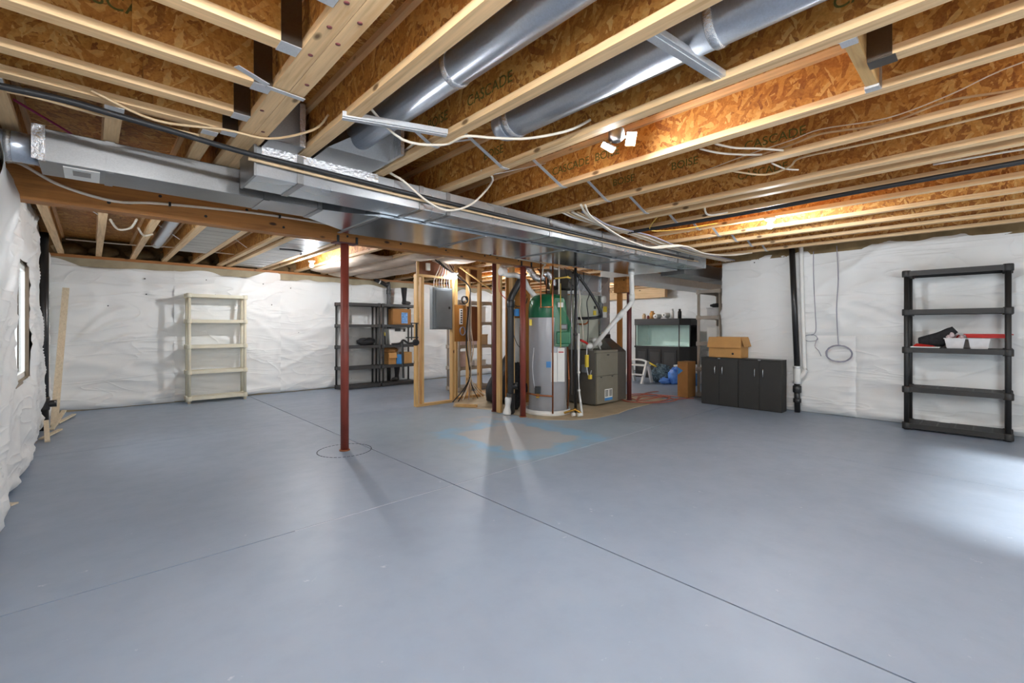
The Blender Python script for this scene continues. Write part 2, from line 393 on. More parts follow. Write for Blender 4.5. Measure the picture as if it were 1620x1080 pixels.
# ceiling of subfloor sheets
ceil = MB().box(-1.2, 12.8, -2.9, 10.4, JT + .02, JT + .14).build('ceiling', 'rim'); ceil['kind'] = 'structure'
y = -2.5; r = 0
while y < 10:
    x = -1.1 - (r % 2) * 1.2
    while x < 12.6:
        MB().box(max(x, -1.1) + .0015, min(x + 2.44, 12.7) - .0015, y + .0015, min(y + 1.22, 10.2) - .0015, JT, JT + .02).build('subfloor_panel', 'osb_z', ceil)
        x += 2.44
    y += 1.22; r += 1
for x, y in ((2.05, 2.01), (2.04, 1.68), (2.06, .85)):
    q = MB(); a, b, z = .075, .05, JT - .0006
    q.box(x - b, x + b, y - a, y - a + .012, z, JT).box(x - b, x + b, y + a - .012, y + a, z, JT).box(x - b, x - b + .01, y - a, y + a, z, JT).box(x + b - .01, x + b, y - a, y + a, z, JT).box(x - .02, x + .02, y - .045, y - .01, z, JT).box(x - .028, x + .028, y + .01, y + .02, z, JT).box(x - .028, x + .028, y + .032, y + .044, z, JT)
    q.build('ink_stamp', 'ink', ceil)
# vinyl-faced insulation
def vinyl(name, parent, o, u, nrm, L, z0, z1, seed, amp=.035, hole=None, step=.035, bottom=.05, top=.05, edge=(1, 1), pin=(), roll=0.):
    o, u, nrm = Vector(o), Vector(u), Vector(nrm); N = noise.noise
    nu, nz = max(4, int(L / step)), max(4, int((z1 - z0) / step)); mb = MB(); idx = {}
    for i in range(nu + 1):
        for j in range(nz + 1):
            a = L * i / nu; t = j / nz; z = z0 + (z1 - z0) * t
            if j == nz: z += top * (N(Vector((a * 1.6, seed, 2.)))) 
            d = amp * (.9 + N(Vector((a * .9, z * .9, seed * 3.7))))
            wx = a + .35 * N(Vector((a * .8, z * .8, seed + 2.))); wz = z + .3 * N(Vector((a * .9, z * .7, seed + 7.)))
            for an, fr, am in ((.5, 2.6, .013), (-.45, 3.4, .011), (1.2, 2.2, .009), (.05, 4.6, .008)):
                c, s_ = math.cos(an), math.sin(an)
                rdg = 1 - abs(N(Vector(((wx * c + wz * s_) * .55, (-wx * s_ + wz * c) * fr, seed + an * 9.))))
                msk = max(0, .35 + N(Vector((a * .7, z * .9, seed + an * 5.))))
                d += am * rdg ** 12 * msk * 3.6
            low = max(0, 1 - z / .5)
            d += .045 * low * (1 - abs(N(Vector((a * 1.3 + z, z * 7. + a * .8, seed + 5.)))) * 2)
            for pa, pz in pin:
                dx, dz = a - pa, z - pz; r2_ = dx * dx + dz * dz
                if r2_ < 1.0:
                    r_ = math.sqrt(r2_); th = math.atan2(dz, dx)
                    d -= .022 * math.exp(-(r_ / .10) ** 2); d += .006 * max(0, math.sin(th * 5 + pa * 7 + pz * 3)) ** 6 * math.exp(-r_ / .3) * min(1, r_ / .05)
            if roll: d += roll * math.exp(-((z - 2.16) / .24) ** 2) * max(0, 1 - a / 2.6) + .5 * roll * math.exp(-((z - .5) / .5) ** 2) * max(0, 1 - a / 2.)
            ed = min((a / .1 if edge[0] else 1), ((L - a) / .1 if edge[1] else 1), t * (z1 - z0) / .08, (1 - t) * (z1 - z0) / .08, 1)
            if hole: 
                e2 = max(hole[0] - a, a - hole[1], hole[2] - z, z - hole[3]); ed = min(ed, max(.25, e2 / .12))
            d *= .15 + .85 * math.sqrt(max(ed, 0))
            if j == 0: z += bottom * max(0, .25 + N(Vector((a * 1.9, seed, 0.))))
            p = o + u * a + nrm * max(d, .004); p.z = z
            idx[i, j] = len(mb.v); mb.v.append(tuple(p))
    for i in range(nu):
        for j in range(nz):
            if hole:
                a, z = L * (i + .5) / nu, z0 + (z1 - z0) * (j + .5) / nz
                if hole[0] < a < hole[1] and hole[2] < z < hole[3]: continue
            mb.f.append([idx[i, j], idx[i + 1, j], idx[i + 1, j + 1], idx[i, j + 1]]); mb.sm.append(True)
    return mb.build(name, 'vinyl', parent)
def pins(parent, pts, nrm):
    for p in pts:
        q = Vector(p); MB().cyl(q - Vector(nrm) * .02, q + Vector(nrm) * .012, .011, .008, 8).build('fastener_pin', 'black_plastic', parent)
# right wall: concrete, rim board, blanket in an upper and two lower sheets
wr = MB().box(XR, XR + .25, YF - .3, YC - .02, -.02, 2.42).build('wall_right', 'concrete'); wr['kind'] = 'structure'
MB().box(XR - .03, XR + .22, YF - .3, YC, 2.42, JT).build('rim_board', 'rim', wr)
vinyl('insulation_panel', wr, (XR - .002, YC - .005, 0), (0, -1, 0), (-1, 0, 0), YC - YF, 1.17, 2.51, 3.3, .02, bottom=0, top=.03)
vinyl('insulation_panel', wr, (XR - .002, YC - .005, 0), (0, -1, 0), (-1, 0, 0), YC - 1.345, .005, 1.19, 8.8, .024, top=0, bottom=.0)
vinyl('insulation_panel', wr, (XR - .002, 1.385, 0), (0, -1, 0), (-1, 0, 0), 1.385 - YF, .005, 1.19, 5.1, .034, top=0, bottom=.0)
pins(wr, [(XR - .03, 2.72, 2.38), (XR - .03, .6, .62), (XR - .03, -.1, 1.42)], (-1, 0, 0))
# side of the right foundation where the room widens
wc = MB().box(XR, XF, YC - .25, YC - .03, -.02, 2.42).build('wall_corner', 'concrete'); wc['kind'] = 'structure'
vinyl('insulation_panel', wc, (XR - .02, YC - .03, 0), (1, 0, 0), (0, 1, 0), XF - XR, .02, 2.5, 2.2, .02)
# far end wall
wf = MB().box(XF, XF + .25, YC - .3, YB + .3, -.02, 2.46).build('wall_far', 'concrete'); wf['kind'] = 'structure'
vinyl('insulation_panel', wf, (XF - .002, YB, 0), (0, -1, 0), (-1, 0, 0), YB - YC, .02, 2.42, 6.4, .04, step=.07)
MB().box(XF - .04, XF + .2, YC - .3, YB + .3, 2.46, JT).build('rim_board', 'rim', wf)
# back wall, bare concrete strip above the blanket, sill plate
wb = MB().box(XL - .3, XF + .3, YB, YB + .25, -.02, 2.385).build('wall_back', 'concrete'); wb['kind'] = 'structure'
cuts = [XL + .03, 1.05, 2.75, 4.2, 5.9, 9.0, XF]
PB = [(.66, 2.12), (.68, 1.86), (2.45, 2.15), (2.95, 2.1), (.2, 1.65), (1.66, 1.9), (2.6, 1.75), (1.52, 2.16), (3.1, 1.2)]
for i in range(len(cuts) - 1):
    vinyl('insulation_panel', wb, (cuts[i], YB - .002, 0), (1, 0, 0), (0, -1, 0), cuts[i + 1] - cuts[i] + .01, .01, 2.29 if i != 3 else 2.25, 1.5 + i * 4.4, .034, bottom=.03, top=.16 if i < 4 else .3, edge=(i == 0, i == 5), pin=[(x - cuts[i], z) for x, z in PB], step=.035 if i < 4 else .07)
pins(wb, [(x, YB - .03, z) for x, z in PB], (0, -1, 0))
st = MB().box(XL - .2, XF, YB - .03, YB + .22, 2.385, 2.428).build('trim_1', 'sill'); st['kind'] = 'structure'
rb = MB().box(XL - .2, XF, YB + .12, YB + .25, 2.428, JT).build('trim_2', 'fibre'); rb['kind'] = 'structure'
fb = MB()
for i in range(30):
    fb.blob((XL + .25 + i * .42, YB + .06, 2.52), (.19, .1, .1), .5, 3, i, 10, 7)
fb.build('rim_insulation', 'fibre', rb, kind='stuff')
# left wall with a window in a bulging blanket
wl = MB().box(XL - .08, XL, YF - .3, 5.50, -.02, 2.44).box(XL - .08, XL, 6.66, YB + .2, -.02, 2.44).box(XL - .08, XL, 5.50, 6.66, -.02, .80).box(XL - .08, XL, 5.50, 6.66, 1.91, 2.44).build('wall_left', 'concrete'); wl['kind'] = 'structure'
MB().box(XL - .2, XL - .03, YF - .3, YB, 2.44, JT).build('rim_board', 'rim', wl)
vinyl('insulation_panel', wl, (XL + .004, YF, 0), (0, 1, 0), (1, 0, 0), 3.5 - YF, .01, 2.50, 7.7, .05, step=.08)
vinyl('insulation_panel', wl, (XL + .004, 3.5, 0), (0, 1, 0), (1, 0, 0), 4.60, .01, 2.60, 9.9, .055, hole=(5.53 - 3.5, 6.62 - 3.5, .81, 1.905), edge=(0, 1), bottom=.04, top=.08, roll=.10)
vinyl('insulation_panel', wl, (XL + .004, 8.30, 0), (0, 1, 0), (1, 0, 0), YB - 8.30, .01, 2.42, 4.6, .05)
pins(wl, [(XL + .06, 8.6, 1.55), (XL + .06, 8.9, 1.2)], (1, 0, 0))
w1 = struct('window_1', (XL, 6.08, .80))
MB().box(XL - .08, XL + .03, 5.50, 5.535, .80, 1.91).box(XL - .08, XL + .045, 6.60, 6.64, .80, 1.91).box(XL - .08, XL + .05, 5.50, 6.66, .79, .815).box(XL - .08, XL + .03, 5.50, 6.66, 1.90, 1.92).build('wood_buck', 'sill_z', w1)
fr = MB().box(XL - .03, XL + .02, 5.535, 5.585, .815, 1.90).box(XL - .03, XL + .02, 6.55, 6.60, .815, 1.90).box(XL - .03, XL + .02, 5.535, 6.60, .815, .865).box(XL - .03, XL + .02, 5.535, 6.60, 1.85, 1.90).box(XL - .02, XL + .01, 6.04, 6.08, .865, 1.85).build('window_frame', 'white_plastic', w1)
MB().box(XL - .004, XL, 5.585, 6.04, .865, 1.85).build('pane', 'glass', fr); MB().box(XL - .004, XL, 6.08, 6.55, .865, 1.85).build('pane', 'glass', fr)
# wall behind the camera with a wide patio window
XW0, XW1, ZW0, ZW1 = 3.3, 6.1, .3, 2.2
wfr = MB().box(XL - .3, XW0, YF - .2, YF, -.02, JT).box(XW1, XR + .3, YF - .2, YF, -.02, JT).box(XW0, XW1, YF - .2, YF, -.02, ZW0).box(XW0, XW1, YF - .2, YF, ZW1, JT).build('wall_front', 'vinyl'); wfr['kind'] = 'structure'
w2 = struct('window_2', (4.7, YF, ZW0))
f2 = MB().box(XW0, XW0 + .06, YF - .14, YF - .06, ZW0, ZW1).box(XW1 - .06, XW1, YF - .14, YF - .06, ZW0, ZW1).box(XW0, XW1, YF - .14, YF - .06, ZW0, ZW0 + .06).box(XW0, XW1, YF - .14, YF - .06, ZW1 - .06, ZW1).box(4.67, 4.73, YF - .14, YF - .06, ZW0, ZW1).build('window_frame', 'white_plastic', w2)
MB().box(XW0 + .06, 4.67, YF - .102, YF - .098, ZW0 + .06, ZW1 - .06).build('pane', 'glass', f2); MB().box(4.73, XW1 - .06, YF - .102, YF - .098, ZW0 + .06, ZW1 - .06).build('pane', 'glass', f2)
#SECTION joists
def joist(axis, c1, a0, a1, label, group, words=None, side=-1, w=.07, ft=.037, patch=None):
    """I-joist running along axis; c1 = far edge of flange"""
    c0 = c1 - w; c = (c0 + c1) / 2
    loc = (a0, c, JB) if axis == 0 else (c, a0, JB)
    t = thing('floor_joist', label, 'joist', loc, 0, group)
    def B(p0, p1, z0, z1):
        return MB().box(a0, a1, p0, p1, z0, z1) if axis == 0 else MB().box(p0, p1, a0, a1, z0, z1)
    B(c0, c1, JB, JB + ft).build('bottom_flange', 'pine_' + 'xy'[axis], t)
    B(c0, c1, JT - ft, JT - .0005).build('top_flange', 'pine_' + 'xy'[axis], t)
    web = B(c - .0055, c + .0055, JB + ft, JT - ft).build('web', 'osb_' + ('y' if axis == 0 else 'x'), t)
    for s, pos in (words or []):
        if axis == 1: text(s, .085, 'green_ink', web, (c + side * .0062, pos, JB + JD / 2), (R(90), 0, R(-90 if side < 0 else 90)))
        else: text(s, .085, 'green_ink', web, (pos, c - .0062, JB + JD / 2), (R(90), 0, 0))
    if patch:
        if axis == 0: MB().box(patch[0], patch[1], c0 + .004, c - .006, JB + ft, JT - ft).build('web_stiffener', 'osb_y', web)
        else: MB().box(c0 + .004, c - .006, patch[0], patch[1], JB + ft, JT - ft).build('web_stiffener', 'osb_x', web)
    return t
# near bays, running over the big duct to the beam
near = [1.07, 1.606, 2.19, 2.82, 3.42, 4.055, 4.255, 4.68, 5.17, 5.72, 6.25, 6.75, 7.31]
wd = {1.606: [('BOISE', 2.35), ('CASCADE', 1.86), ('BOISE', .3)], 2.19: [('BOISE', 2.5), ('CASCADE', .25)], 2.82: [('BOISE', 1.95), ('CASCADE', 2.3)], 3.42: [('CASCADE', 1.02), ('BOISE', 1.65), ('BOISE', 2.2)], 4.055: [('CASCADE', 1.3)]}
for i, x in enumerate(near):
    y0 = YF + .02
    lab = 'wooden I-joist over the open floor, %s in order rightward from the doubled girder' % ORD[i]
    if abs(x - 2.82) < .01: y0 = YF + .02
    joist(1, x, y0, 4.735, lab, 'I-joists between the girder and the right wall', wd.get(x))
# short trimmed joist on a hanger block between third and fourth joists
hb = thing('hanger_block', 'short wooden cross block hung between two I-joists on metal hangers at upper right', 'block', (2.47, .40, JB))
MB().box(2.19, 2.75, .375, .42, JB + .01, JT - .04).build('block', 'stud_x', hb)
MB().box(2.188, 2.24, .370, .425, JB - .001, JB + .012).box(2.188, 2.192, .365, .43, JB, JB + .2).build('hanger', 'steel', hb)
MB().box(2.70, 2.752, .370, .425, JB - .001, JB + .012).box(2.748, 2.752, .365, .43, JB, JB + .2).build('hanger', 'steel', hb)
sj = joist(1, 2.505, YF + .02, .37, 'short I-joist ending on the metal hanger of the cross block at upper right', 'trimmed joists', None, -1, patch=(-.5, .36))
MB().box(2.432, 2.508, .28, .374, JB - .004, JB - .0005).box(2.430, 2.4345, .29, .374, JB, JB + .2).build('hanger', 'hanger', sj)
# doubled girder that carries the header joists
gt = thing('girder', 'doubled wooden girder with nail heads that carries the short joists at upper left', 'girder', (.70, YF + .02, JB))
for a in (.63, .70):
    MB().box(a + .001, a + .069, YF + .02, 4.735, JB, JB + .04).build('bottom_flange', 'pine_y', gt)
    MB().box(a + .001, a + .069, YF + .02, 4.735, JT - .04, JT - .001).build('top_flange', 'pine_y', gt)
    MB().box(a + .028, a + .041, YF + .02, 4.735, JB + .04, JT - .04).build('web', 'osb_x', gt)
for px, py in ((.655, 1.55), (.735, 1.62), (.66, 1.72), (.725, 1.80), (.67, 1.95), (.74, 2.2), (.655, 2.62), (.73, 2.9), (.72, 1.35)):
    MB().lathe((px, py, JB), [(.001, -.003), (.010, -.002), (.011, .001)], 10).build('nail_head', 'maroon', gt)
heads = [1.17, 1.60, 2.0, 2.41, 2.81, 3.09]
for i, y in enumerate(heads):
    t = joist(0, y, XL - .1, .628, 'short I-joist hung left of the doubled girder, %s away from the camera' % ORD[i], 'header joists left of the girder', [('BOISE CASCADE', -.05)] if i in (2, 3) else None, patch=(.12 + .06 * (i % 3), .60))
    MB().box(.55, .628, y - .074, y + .004, JB - .003, JB - .0006).build('hanger_seat', 'steel', t)
    hg = MB().box(.55, .6285, y - .075, y - .0715, JB, JB + .23).box(.55, .6285, y + .001, y + .0045, JB, JB + .23)
    hg.build('hanger', 'hanger', t)
for i, x in enumerate((-.30, .124, .54)):
    t = joist(1, x, 3.095, YB + .1, 'long I-joist in the dark bay above the left ducts, %s from the left wall' % ORD[i], 'joists from the header to the back wall')
    MB().box(x - .074, x + .004, 3.09, 3.16, JB - .003, JB - .0006).build('hanger', 'steel', t)
far = [.95, 1.36, 1.76, 1.90, 2.43, 2.59, 3.09, 3.62, 4.17, 4.80, 5.33, 5.88, 6.45, 7.05, 7.66]
for i, x in enumerate(far):
    joist(1, x, 4.60 if x < 1.5 else 4.60, YB + .1, 'I-joist beyond the long beam, %s in order rightward above the back room' % ORD[i], 'joists beyond the beam')
for i, x in enumerate((8.35, 8.95, 9.55, 10.15, 10.75, 11.35)):
    joist(1, x, YC + .05, YB + .1, 'I-joist over the far storage corner, %s beyond the right wall' % ORD[i], 'joists over the far corner')
# long beam
bt = thing('beam', 'long laminated wood beam carried by red steel posts below the grey ducts', 'beam', (XL, 4.69, 2.19))
for k in range(3): MB().box(XL + .02, 4.88, 4.62 + k * .0455, 4.664 + k * .0455, 2.19, JB - .001).build('ply_layer', 'lvl_x', bt)
for k in range(16): MB().lathe((.1 + k * .31, 4.6195, 2.25 + .11 * (k % 2)), [(.012, -.002), (.011, .002)], 10, 1).build('bolt_hole', 'ink', bt)
b2 = thing('beam', 'short glued beam with a pale face on the far wall above the aquarium', 'beam', (11.8, 6.3, 2.0))
MB().box(11.70, 11.84, 6.28, 8.6, 2.16, 2.46).build('glued_timber', 'pine_y', b2)
MB().box(11.84, 12.06, 6.6, 8.6, 2.16, 2.46).build('inner_ply', 'pine_y', b2)
# steel columns
def column(x, y, ztop, mat, label, cap=True, r=.042):
    t = thing('steel_column', label, 'post', (x, y, 0))
    MB().lathe((x, y, 0), [(r, .012), (r, ztop - .012)], 20).build('shaft', mat, t)
    MB().lathe((x, y, 0), [(r * 1.3, 0), (r * 1.25, .012)], 16).build('foot', 'copper' if mat == 'red_paint' else mat, t)
    if cap:
        MB().box(x - .12, x + .12, y - .065, y + .065, ztop - .012, ztop - .001).build('cap_plate', 'maroon', t)
        q = MB()
        for sx in (-.1, .1): q.box(x + sx - .012, x + sx + .012, y - .080, y - .0705, ztop - .012, ztop + .06)
        q.build('cap_strap', 'abs', t)
    return t
column(1.96, 4.69, 2.19, 'red_paint', 'red steel post standing alone on the open floor by the ring joint')
column(4.60, 4.69, 2.19, 'red_paint', 'red steel post in front of the water heater under the beam end')
column(4.585, 5.30, JB, 'maroon', 'brownish red steel post beside the black drain pipe', False)
column(4.70, 6.60, JB, 'maroon', 'dark red steel post behind the electrical panel frame', False)
column(7.05, 4.47, JB - .22, 'maroon', 'dark red steel post at the right of the furnace', False)
#SECTION ducts
def cleat(p, x, y0, y1, z0, z1, t):
    MB().box(x - .02, x + .02, y0 - .006, y0 + .002, z0 - .004, z1).box(x - .02, x + .02, y0 - .006, y1, z0 - .006, z0 + .001).build('drive_cleat', 'galv_dull', t)
dA = thing('main_duct', 'long rectangular galvanised main duct hung under the joists, nearest to the camera', 'duct', (.74, 3.29, 2.24))
MB().box(.74, 7.15, 3.13, 3.47, 2.24, 2.425).build('duct_body', 'galv', dA, bevel=.004)
MB().box(.735, .75, 3.12, 3.48, 2.235, 2.428).build('end_cap', 'galv_dull', dA)
for x in (1.01, 1.93, 2.19, 3.47, 4.38, 5.08, 6.2): cleat(dA, x, 3.13, 3.47, 2.24, 2.425, dA)
ft = MB()
for i in range(46):
    for j in range(5):
        pass
def foilstrip(x0, x1, z0, z1, y, seed):
    mb = MB(); n, m = int((x1 - x0) / .012), 6; k = {}
    for i in range(n + 1):
        for j in range(m + 1):
            x = x0 + (x1 - x0) * i / n; z = z0 + (z1 - z0) * j / m
            k[i, j] = len(mb.v); mb.v.append((x, y - .003 - .006 * abs(noise.noise(Vector((x * 40, z * 40, seed)))), z + .008 * noise.noise(Vector((x * 14, 3., seed))) * (j == 0)))
    for i in range(n):
        for j in range(m): mb.f.append([k[i, j], k[i + 1, j], k[i + 1, j + 1], k[i, j + 1]]); mb.sm.append(False)
    return mb
foilstrip(.78, 1.56, 2.372, 2.43, 3.13, 4).build('foil_tape', 'foil', dA)
# boots rising from the duct between the joists
bo = MB().hexa([(1.09, 2.86, 2.43), (1.50, 2.86, 2.43), (1.50, 3.40, 2.43), (1.09, 3.40, 2.43)], [(1.09, 3.12, 2.70), (1.50, 2.70, 2.70), (1.50, 3.40, 2.70), (1.09, 3.40, 2.70)])
bt1 = bo.build('takeoff_boot', 'galv_dull', dA)
MB().box(1.498, 1.522, 2.68, 3.15, 2.44, 2.70).build('foil_tape', 'foil', bt1)
MB().box(.785, .985, 2.98, 3.40, 2.43, 2.70).build('takeoff_boot', 'galv_dull', dA)
MB().box(.955, .99, 2.965, 2.99, 2.43, 2.70).build('foil_tape', 'foil', dA)
dB = thing('branch_duct', 'rectangular galvanised duct behind the main duct, reaching left towards the window wall', 'duct', (-.22, 3.85, 2.24))
MB().box(-.22, 1.34, 3.68, 4.02, 2.24, 2.425).build('duct_body', 'galv_dull', dB, bevel=.004)
MB().hexa([(1.34, 3.68, 2.24), (1.75, 3.485, 2.215), (1.75, 4.22, 2.215), (1.34, 4.02, 2.24)], [(1.34, 3.68, 2.425), (1.75, 3.485, 2.425), (1.75, 4.22, 2.425), (1.34, 4.02, 2.425)]).build('flared_section', 'galv_mirror', dB)
MB().box(1.75, 6.9, 3.485, 4.32, 2.215, 2.425).build('wide_section', 'galv_mirror', dB, bevel=.004)
for x in (.085, .95, 1.34): cleat(dB, x, 3.68, 4.02, 2.24, 2.425, dB)
for x in (1.75, 2.9, 4.1, 5.3): MB().box(x - .015, x + .015, 3.485, 4.325, 2.207, 2.216).build('seam_strip', 'galv_dull', dB)
foilstrip(-.245, -.19, 2.24, 2.44, 3.68, 9).build('foil_tape', 'foil', dB)
MB().box(-.12, .04, 3.72, 3.99, 2.234, 2.2395).build('register_plate', 'white_plastic', dB)
MB().box(-.08, -.0, 3.76, 3.88, 2.231, 2.2345).build('register_slot', 'galv_dull', dB)
rp = thing('round_duct', 'round galvanised pipe entering the left end of the rear duct', 'duct', (-.4, 3.85, 2.25))
MB().cyl((-.45, 3.85, 2.335), (-.2, 3.85, 2.335), .085, .085, 24).build('pipe', 'galv_round', rp)
MB().cyl((-.36, 3.85, 2.335), (-.33, 3.85, 2.335), .089, .089, 24).build('foil_tape', 'foil', rp)
def rduct(x, z, y0, y1, r, label, cap, collars):
    t = thing('round_duct', label, 'duct', (x, (y0 + y1) / 2, z - r))
    MB().cyl((x, y0, z), (x, y1, z), r, r, 28).build('pipe', 'galv_round', t)
    for c in collars: MB().lathe((x, c, z), [(r + .001, -.02), (r + .007, -.012), (r + .007, .012), (r + .001, .02)], 28, 1).build('foil_tape', 'foil', t)
    if cap: MB().lathe((x, y1, z), [(r, -.01), (r + .004, .0), (r * .96, .05), (r * .8, .09), (r * .4, .115), (.01, .12)], 28, 1).build('capped_end', 'galv_round', t)
    return t
rduct(1.29, 2.545, YF + .05, 3.0, .083, 'round galvanised branch duct slung between the first and second joists', False, (1.78, .4))
rduct(1.88, 2.55, YF + .05, 2.03, .098, 'round galvanised branch duct with a closed elbow end between the second and third joists', True, (1.98, .78))
# continuation past the furnace
dE = thing('end_duct', 'dark galvanised duct end running past the right wall corner', 'duct', (8.5, 3.7, 2.2))
MB().box(7.16, 10.2, 3.5, 3.9, 2.19, 2.415).build('duct_body', 'galv_dull', dE, bevel=.004)
MB().box(7.15, 7.19, 3.49, 3.91, 2.185, 2.42).box(8.6, 8.63, 3.49, 3.91, 2.185, 2.42).build('drive_cleat', 'galv_dull', dE)
dF = thing('white_duct', 'white wrapped duct running toward the far wall beyond the furnace', 'duct', (9.0, 5.0, 2.2))
MB().box(7.4, 11.6, 4.7, 5.35, 2.22, 2.42).build('duct_body', 'white_plastic', dF, bevel=.01)
for nm, x0, x1, y0, y1, lb in (('joist_pan', .952, 1.288, 4.83, 8.25, 'sheet metal pan closing the joist bay beyond the beam at left'), ('joist_pan', 1.903, 2.357, 4.83, 9.5, 'brighter sheet metal pan closing the joist bay near the lit bulb')):
    m_ = MB(); n = 14
    for k in range(n):
        a, b = y0 + (y1 - y0) * k / n, y0 + (y1 - y0) * (k + 1) / n
        m_.hexa([(x0, a, JB + .002), (x1, a, JB + .002), (x1, b, JB + .004), (x0, b, JB + .004)], [(x0, a, JB + .006), (x1, a, JB + .006), (x1, b, JB + .008), (x0, b, JB + .008)])
    solo(m_, nm, 'galv_dull', lb, 'duct')
rr = thing('round_duct', 'round galvanised pipe rising between joists beyond the beam near the window wall', 'duct', (.72, 6.9, JB))
MB().tube([(.72, 6.2, JB + .17), (.72, 7.6, JB + .14), (.72, 8.6, JB + .13)], .07, 18).build('pipe', 'galv_round', rr)
# bridging straps along the joist rows
edge = [1.07, 1.606, 2.19, 2.82, 3.42, 4.055, 4.68, 5.17, 5.72, 6.25, 6.75, 7.31]
for i in range(len(edge) - 1):
    a, b = edge[i], edge[i + 1]; y = 2.42 - .01 * i
    q = MB().bar((a - .0, y, JT - .03), (b - .06, y - .03, JB - .004), .028, .004).bar((b - .075, y - .03, JB - .003), (b - .005, y - .03, JB - .003), .028, .003)
    solo(q, 'bridging_strap', 'steel', 'thin metal strap slanting down to the right across the %s joist bay from the girder' % ORD[i], 'strap', 'bridging straps between the joists')
    if i in (2, 4, 6, 7, 8, 9):
        q = MB().bar((a - .01, y + .12, JB - .003), (b - .068, y + .15, JT - .06), .026, .004)
        solo(q, 'bridging_strap', 'steel', 'thin metal strap slanting up to the right across the %s joist bay from the girder' % ORD[i], 'strap', 'bridging straps between the joists')
def channel(p, q_, label):
    p, q_ = Vector(p), Vector(q_); m_ = MB()
    m_.bar(p, q_, .055, .003); d = (q_ - p).normalized(); r = d.cross(Vector((0, 0, 1))).normalized() * .027
    m_.bar(p + r + Vector((0, 0, .013)), q_ + r + Vector((0, 0, .013)), .003, .026); m_.bar(p - r + Vector((0, 0, .013)), q_ - r + Vector((0, 0, .013)), .003, .026)
    m_.bar(p + Vector((0, 0, -.002)), q_ + Vector((0, 0, -.002)), .02, .004)
    return solo(m_, 'support_channel', 'steel', label, 'channel')
channel((.99, 2.40, JB - .006), (1.53, 2.20, JB - .006), 'metal channel carrying the round duct beside the take-off boot')
channel((1.59, .925, JB + .012), (2.13, .865, JB + .012), 'metal channel carrying the round duct at top centre')
q = MB().bar((.46, 2.24, JB - .006), (.60, 2.31, JB - .008), .03, .004).bar((.60, 2.335, JB - .006), (.775, 2.345, JB - .006), .03, .004)
solo(q, 'metal_tie', 'steel', 'perforated metal tie bent under the doubled girder at upper left', 'strap')
q = MB().bar((2.05, 3.02, JB - .006), (2.55, 2.72, JB - .006), .03, .004)
solo(MB().bar((1.56, 2.60, JB + .05), (1.75, 2.25, JB + .05), .02, .004), 'hanger_strip', 'steel', 'thin steel hanger strip beside the first round duct', 'strap')
#SECTION cables
def cable(pts, r, mat, label, group=None, n=7):
    return solo(MB().tube(pts, r, n), 'cable', mat, label, 'cable', group)
cable([(-.40, 3.05, 2.372), (-.1, 3.05, 2.385), (.06, 3.05, 2.376), (.34, 3.06, 2.362), (.66, 3.08, 2.347), (1.0, 3.085, 2.345), (1.73, 3.085, 2.332), (2.77, 3.085, 2.322), (4.2, 3.085, 2.31), (6.6, 3.085, 2.32)], .016, 'cable_black', 'thick black cable running along the side of the main duct')
cable([(.7, 3.10, 2.322), (1.7, 3.105, 2.306), (3.0, 3.105, 2.300), (5.0, 3.105, 2.295), (6.8, 3.1, 2.31)], .010, 'cable_tan', 'thin tan cable under the thick black one along the main duct')
bc = cable([(-.42, 4.6, 2.425), (-.35, 4.585, 2.422), (-.16, 4.6, 2.32), (.13, 4.6, 2.262), (.44, 4.603, 2.30), (1.23, 4.605, 2.343), (2.3, 4.605, 2.333), (3.6, 4.605, 2.285), (4.88, 4.60, 2.26), (4.93, 4.60, 2.2), (4.93, 4.62, 2.05)], .011, 'cable_white', 'white cable clipped along the face of the long beam')
for x, z in ((.47, 2.303), (1.3, 2.342), (1.96, 2.338), (3.0, 2.312), (3.9, 2.278)): MB().box(x - .008, x + .008, 4.586, 4.6195, z - .016, z + .016).build('clip', 'abs', bc)
cable([(1.55, 2.6, 2.50), (1.59, 3.05, 2.471), (1.735, 3.07, 2.41), (1.96, 3.06, 2.285), (2.15, 3.05, 2.256), (2.37, 3.02, 2.353), (2.40, 2.8, 2.5), (2.12, 2.6, 2.46)], .009, 'cable_white', 'loose white cable drooping in a loop across the main duct')
cable([(1.07, 2.3, 2.50), (1.35, 2.4, 2.41), (1.59, 2.32, 2.422), (1.61, 2.13, 2.42), (1.75, 2.03, 2.42), (1.91, 1.905, 2.425), (2.03, 1.70, 2.44), (2.12, 1.6, 2.50)], .008, 'cable_white', 'white cable crossing below the capped round duct')
cable([(.0, 2.98, 2.44), (.25, 3.06, 2.40), (.55, 2.98, 2.415), (.78, 2.95, 2.42), (.95, 2.72, 2.45), (1.0, 2.62, 2.52)], .007, 'cable_tan', 'thin tan cable sagging below the girder end at upper left')
cable([(-.42, 3.3, 2.44), (-.2, 3.25, 2.435), (.05, 3.14, 2.385), (.2, 3.13, 2.40), (.45, 3.1, 2.39)], .007, 'cable_tan', 'thin tan cable sagging beside the black cable at left edge')
cable([(-.48, 3.7, 2.64), (-.24, 3.99, 2.6), (-.09, 4.1, 2.55), (.0, 4.2, 2.50)], .007, 'cable_pink', 'magenta cable dropping behind the left ducts')
for k, (x, z) in enumerate(((3.385, 2.50), (3.38, 2.47))):
    cable([(x, -.6, z + .11 - .11 * k), (x, -.1, z + .11 - .1 * k), (x, .17, z + .045), (x, .43, z + .01), (x, .75, z + .05), (x, .92, z + .03), (x, 1.2, z + .01), (x, 1.46, z - .02), (x, 1.66, z - .03 + .03 * k)], .007, 'cable_tan' if k else 'cable_white', ('upper' if k == 0 else 'lower') + ' of two wavy cables along the web of the fifth joist', 'cables along the joists')
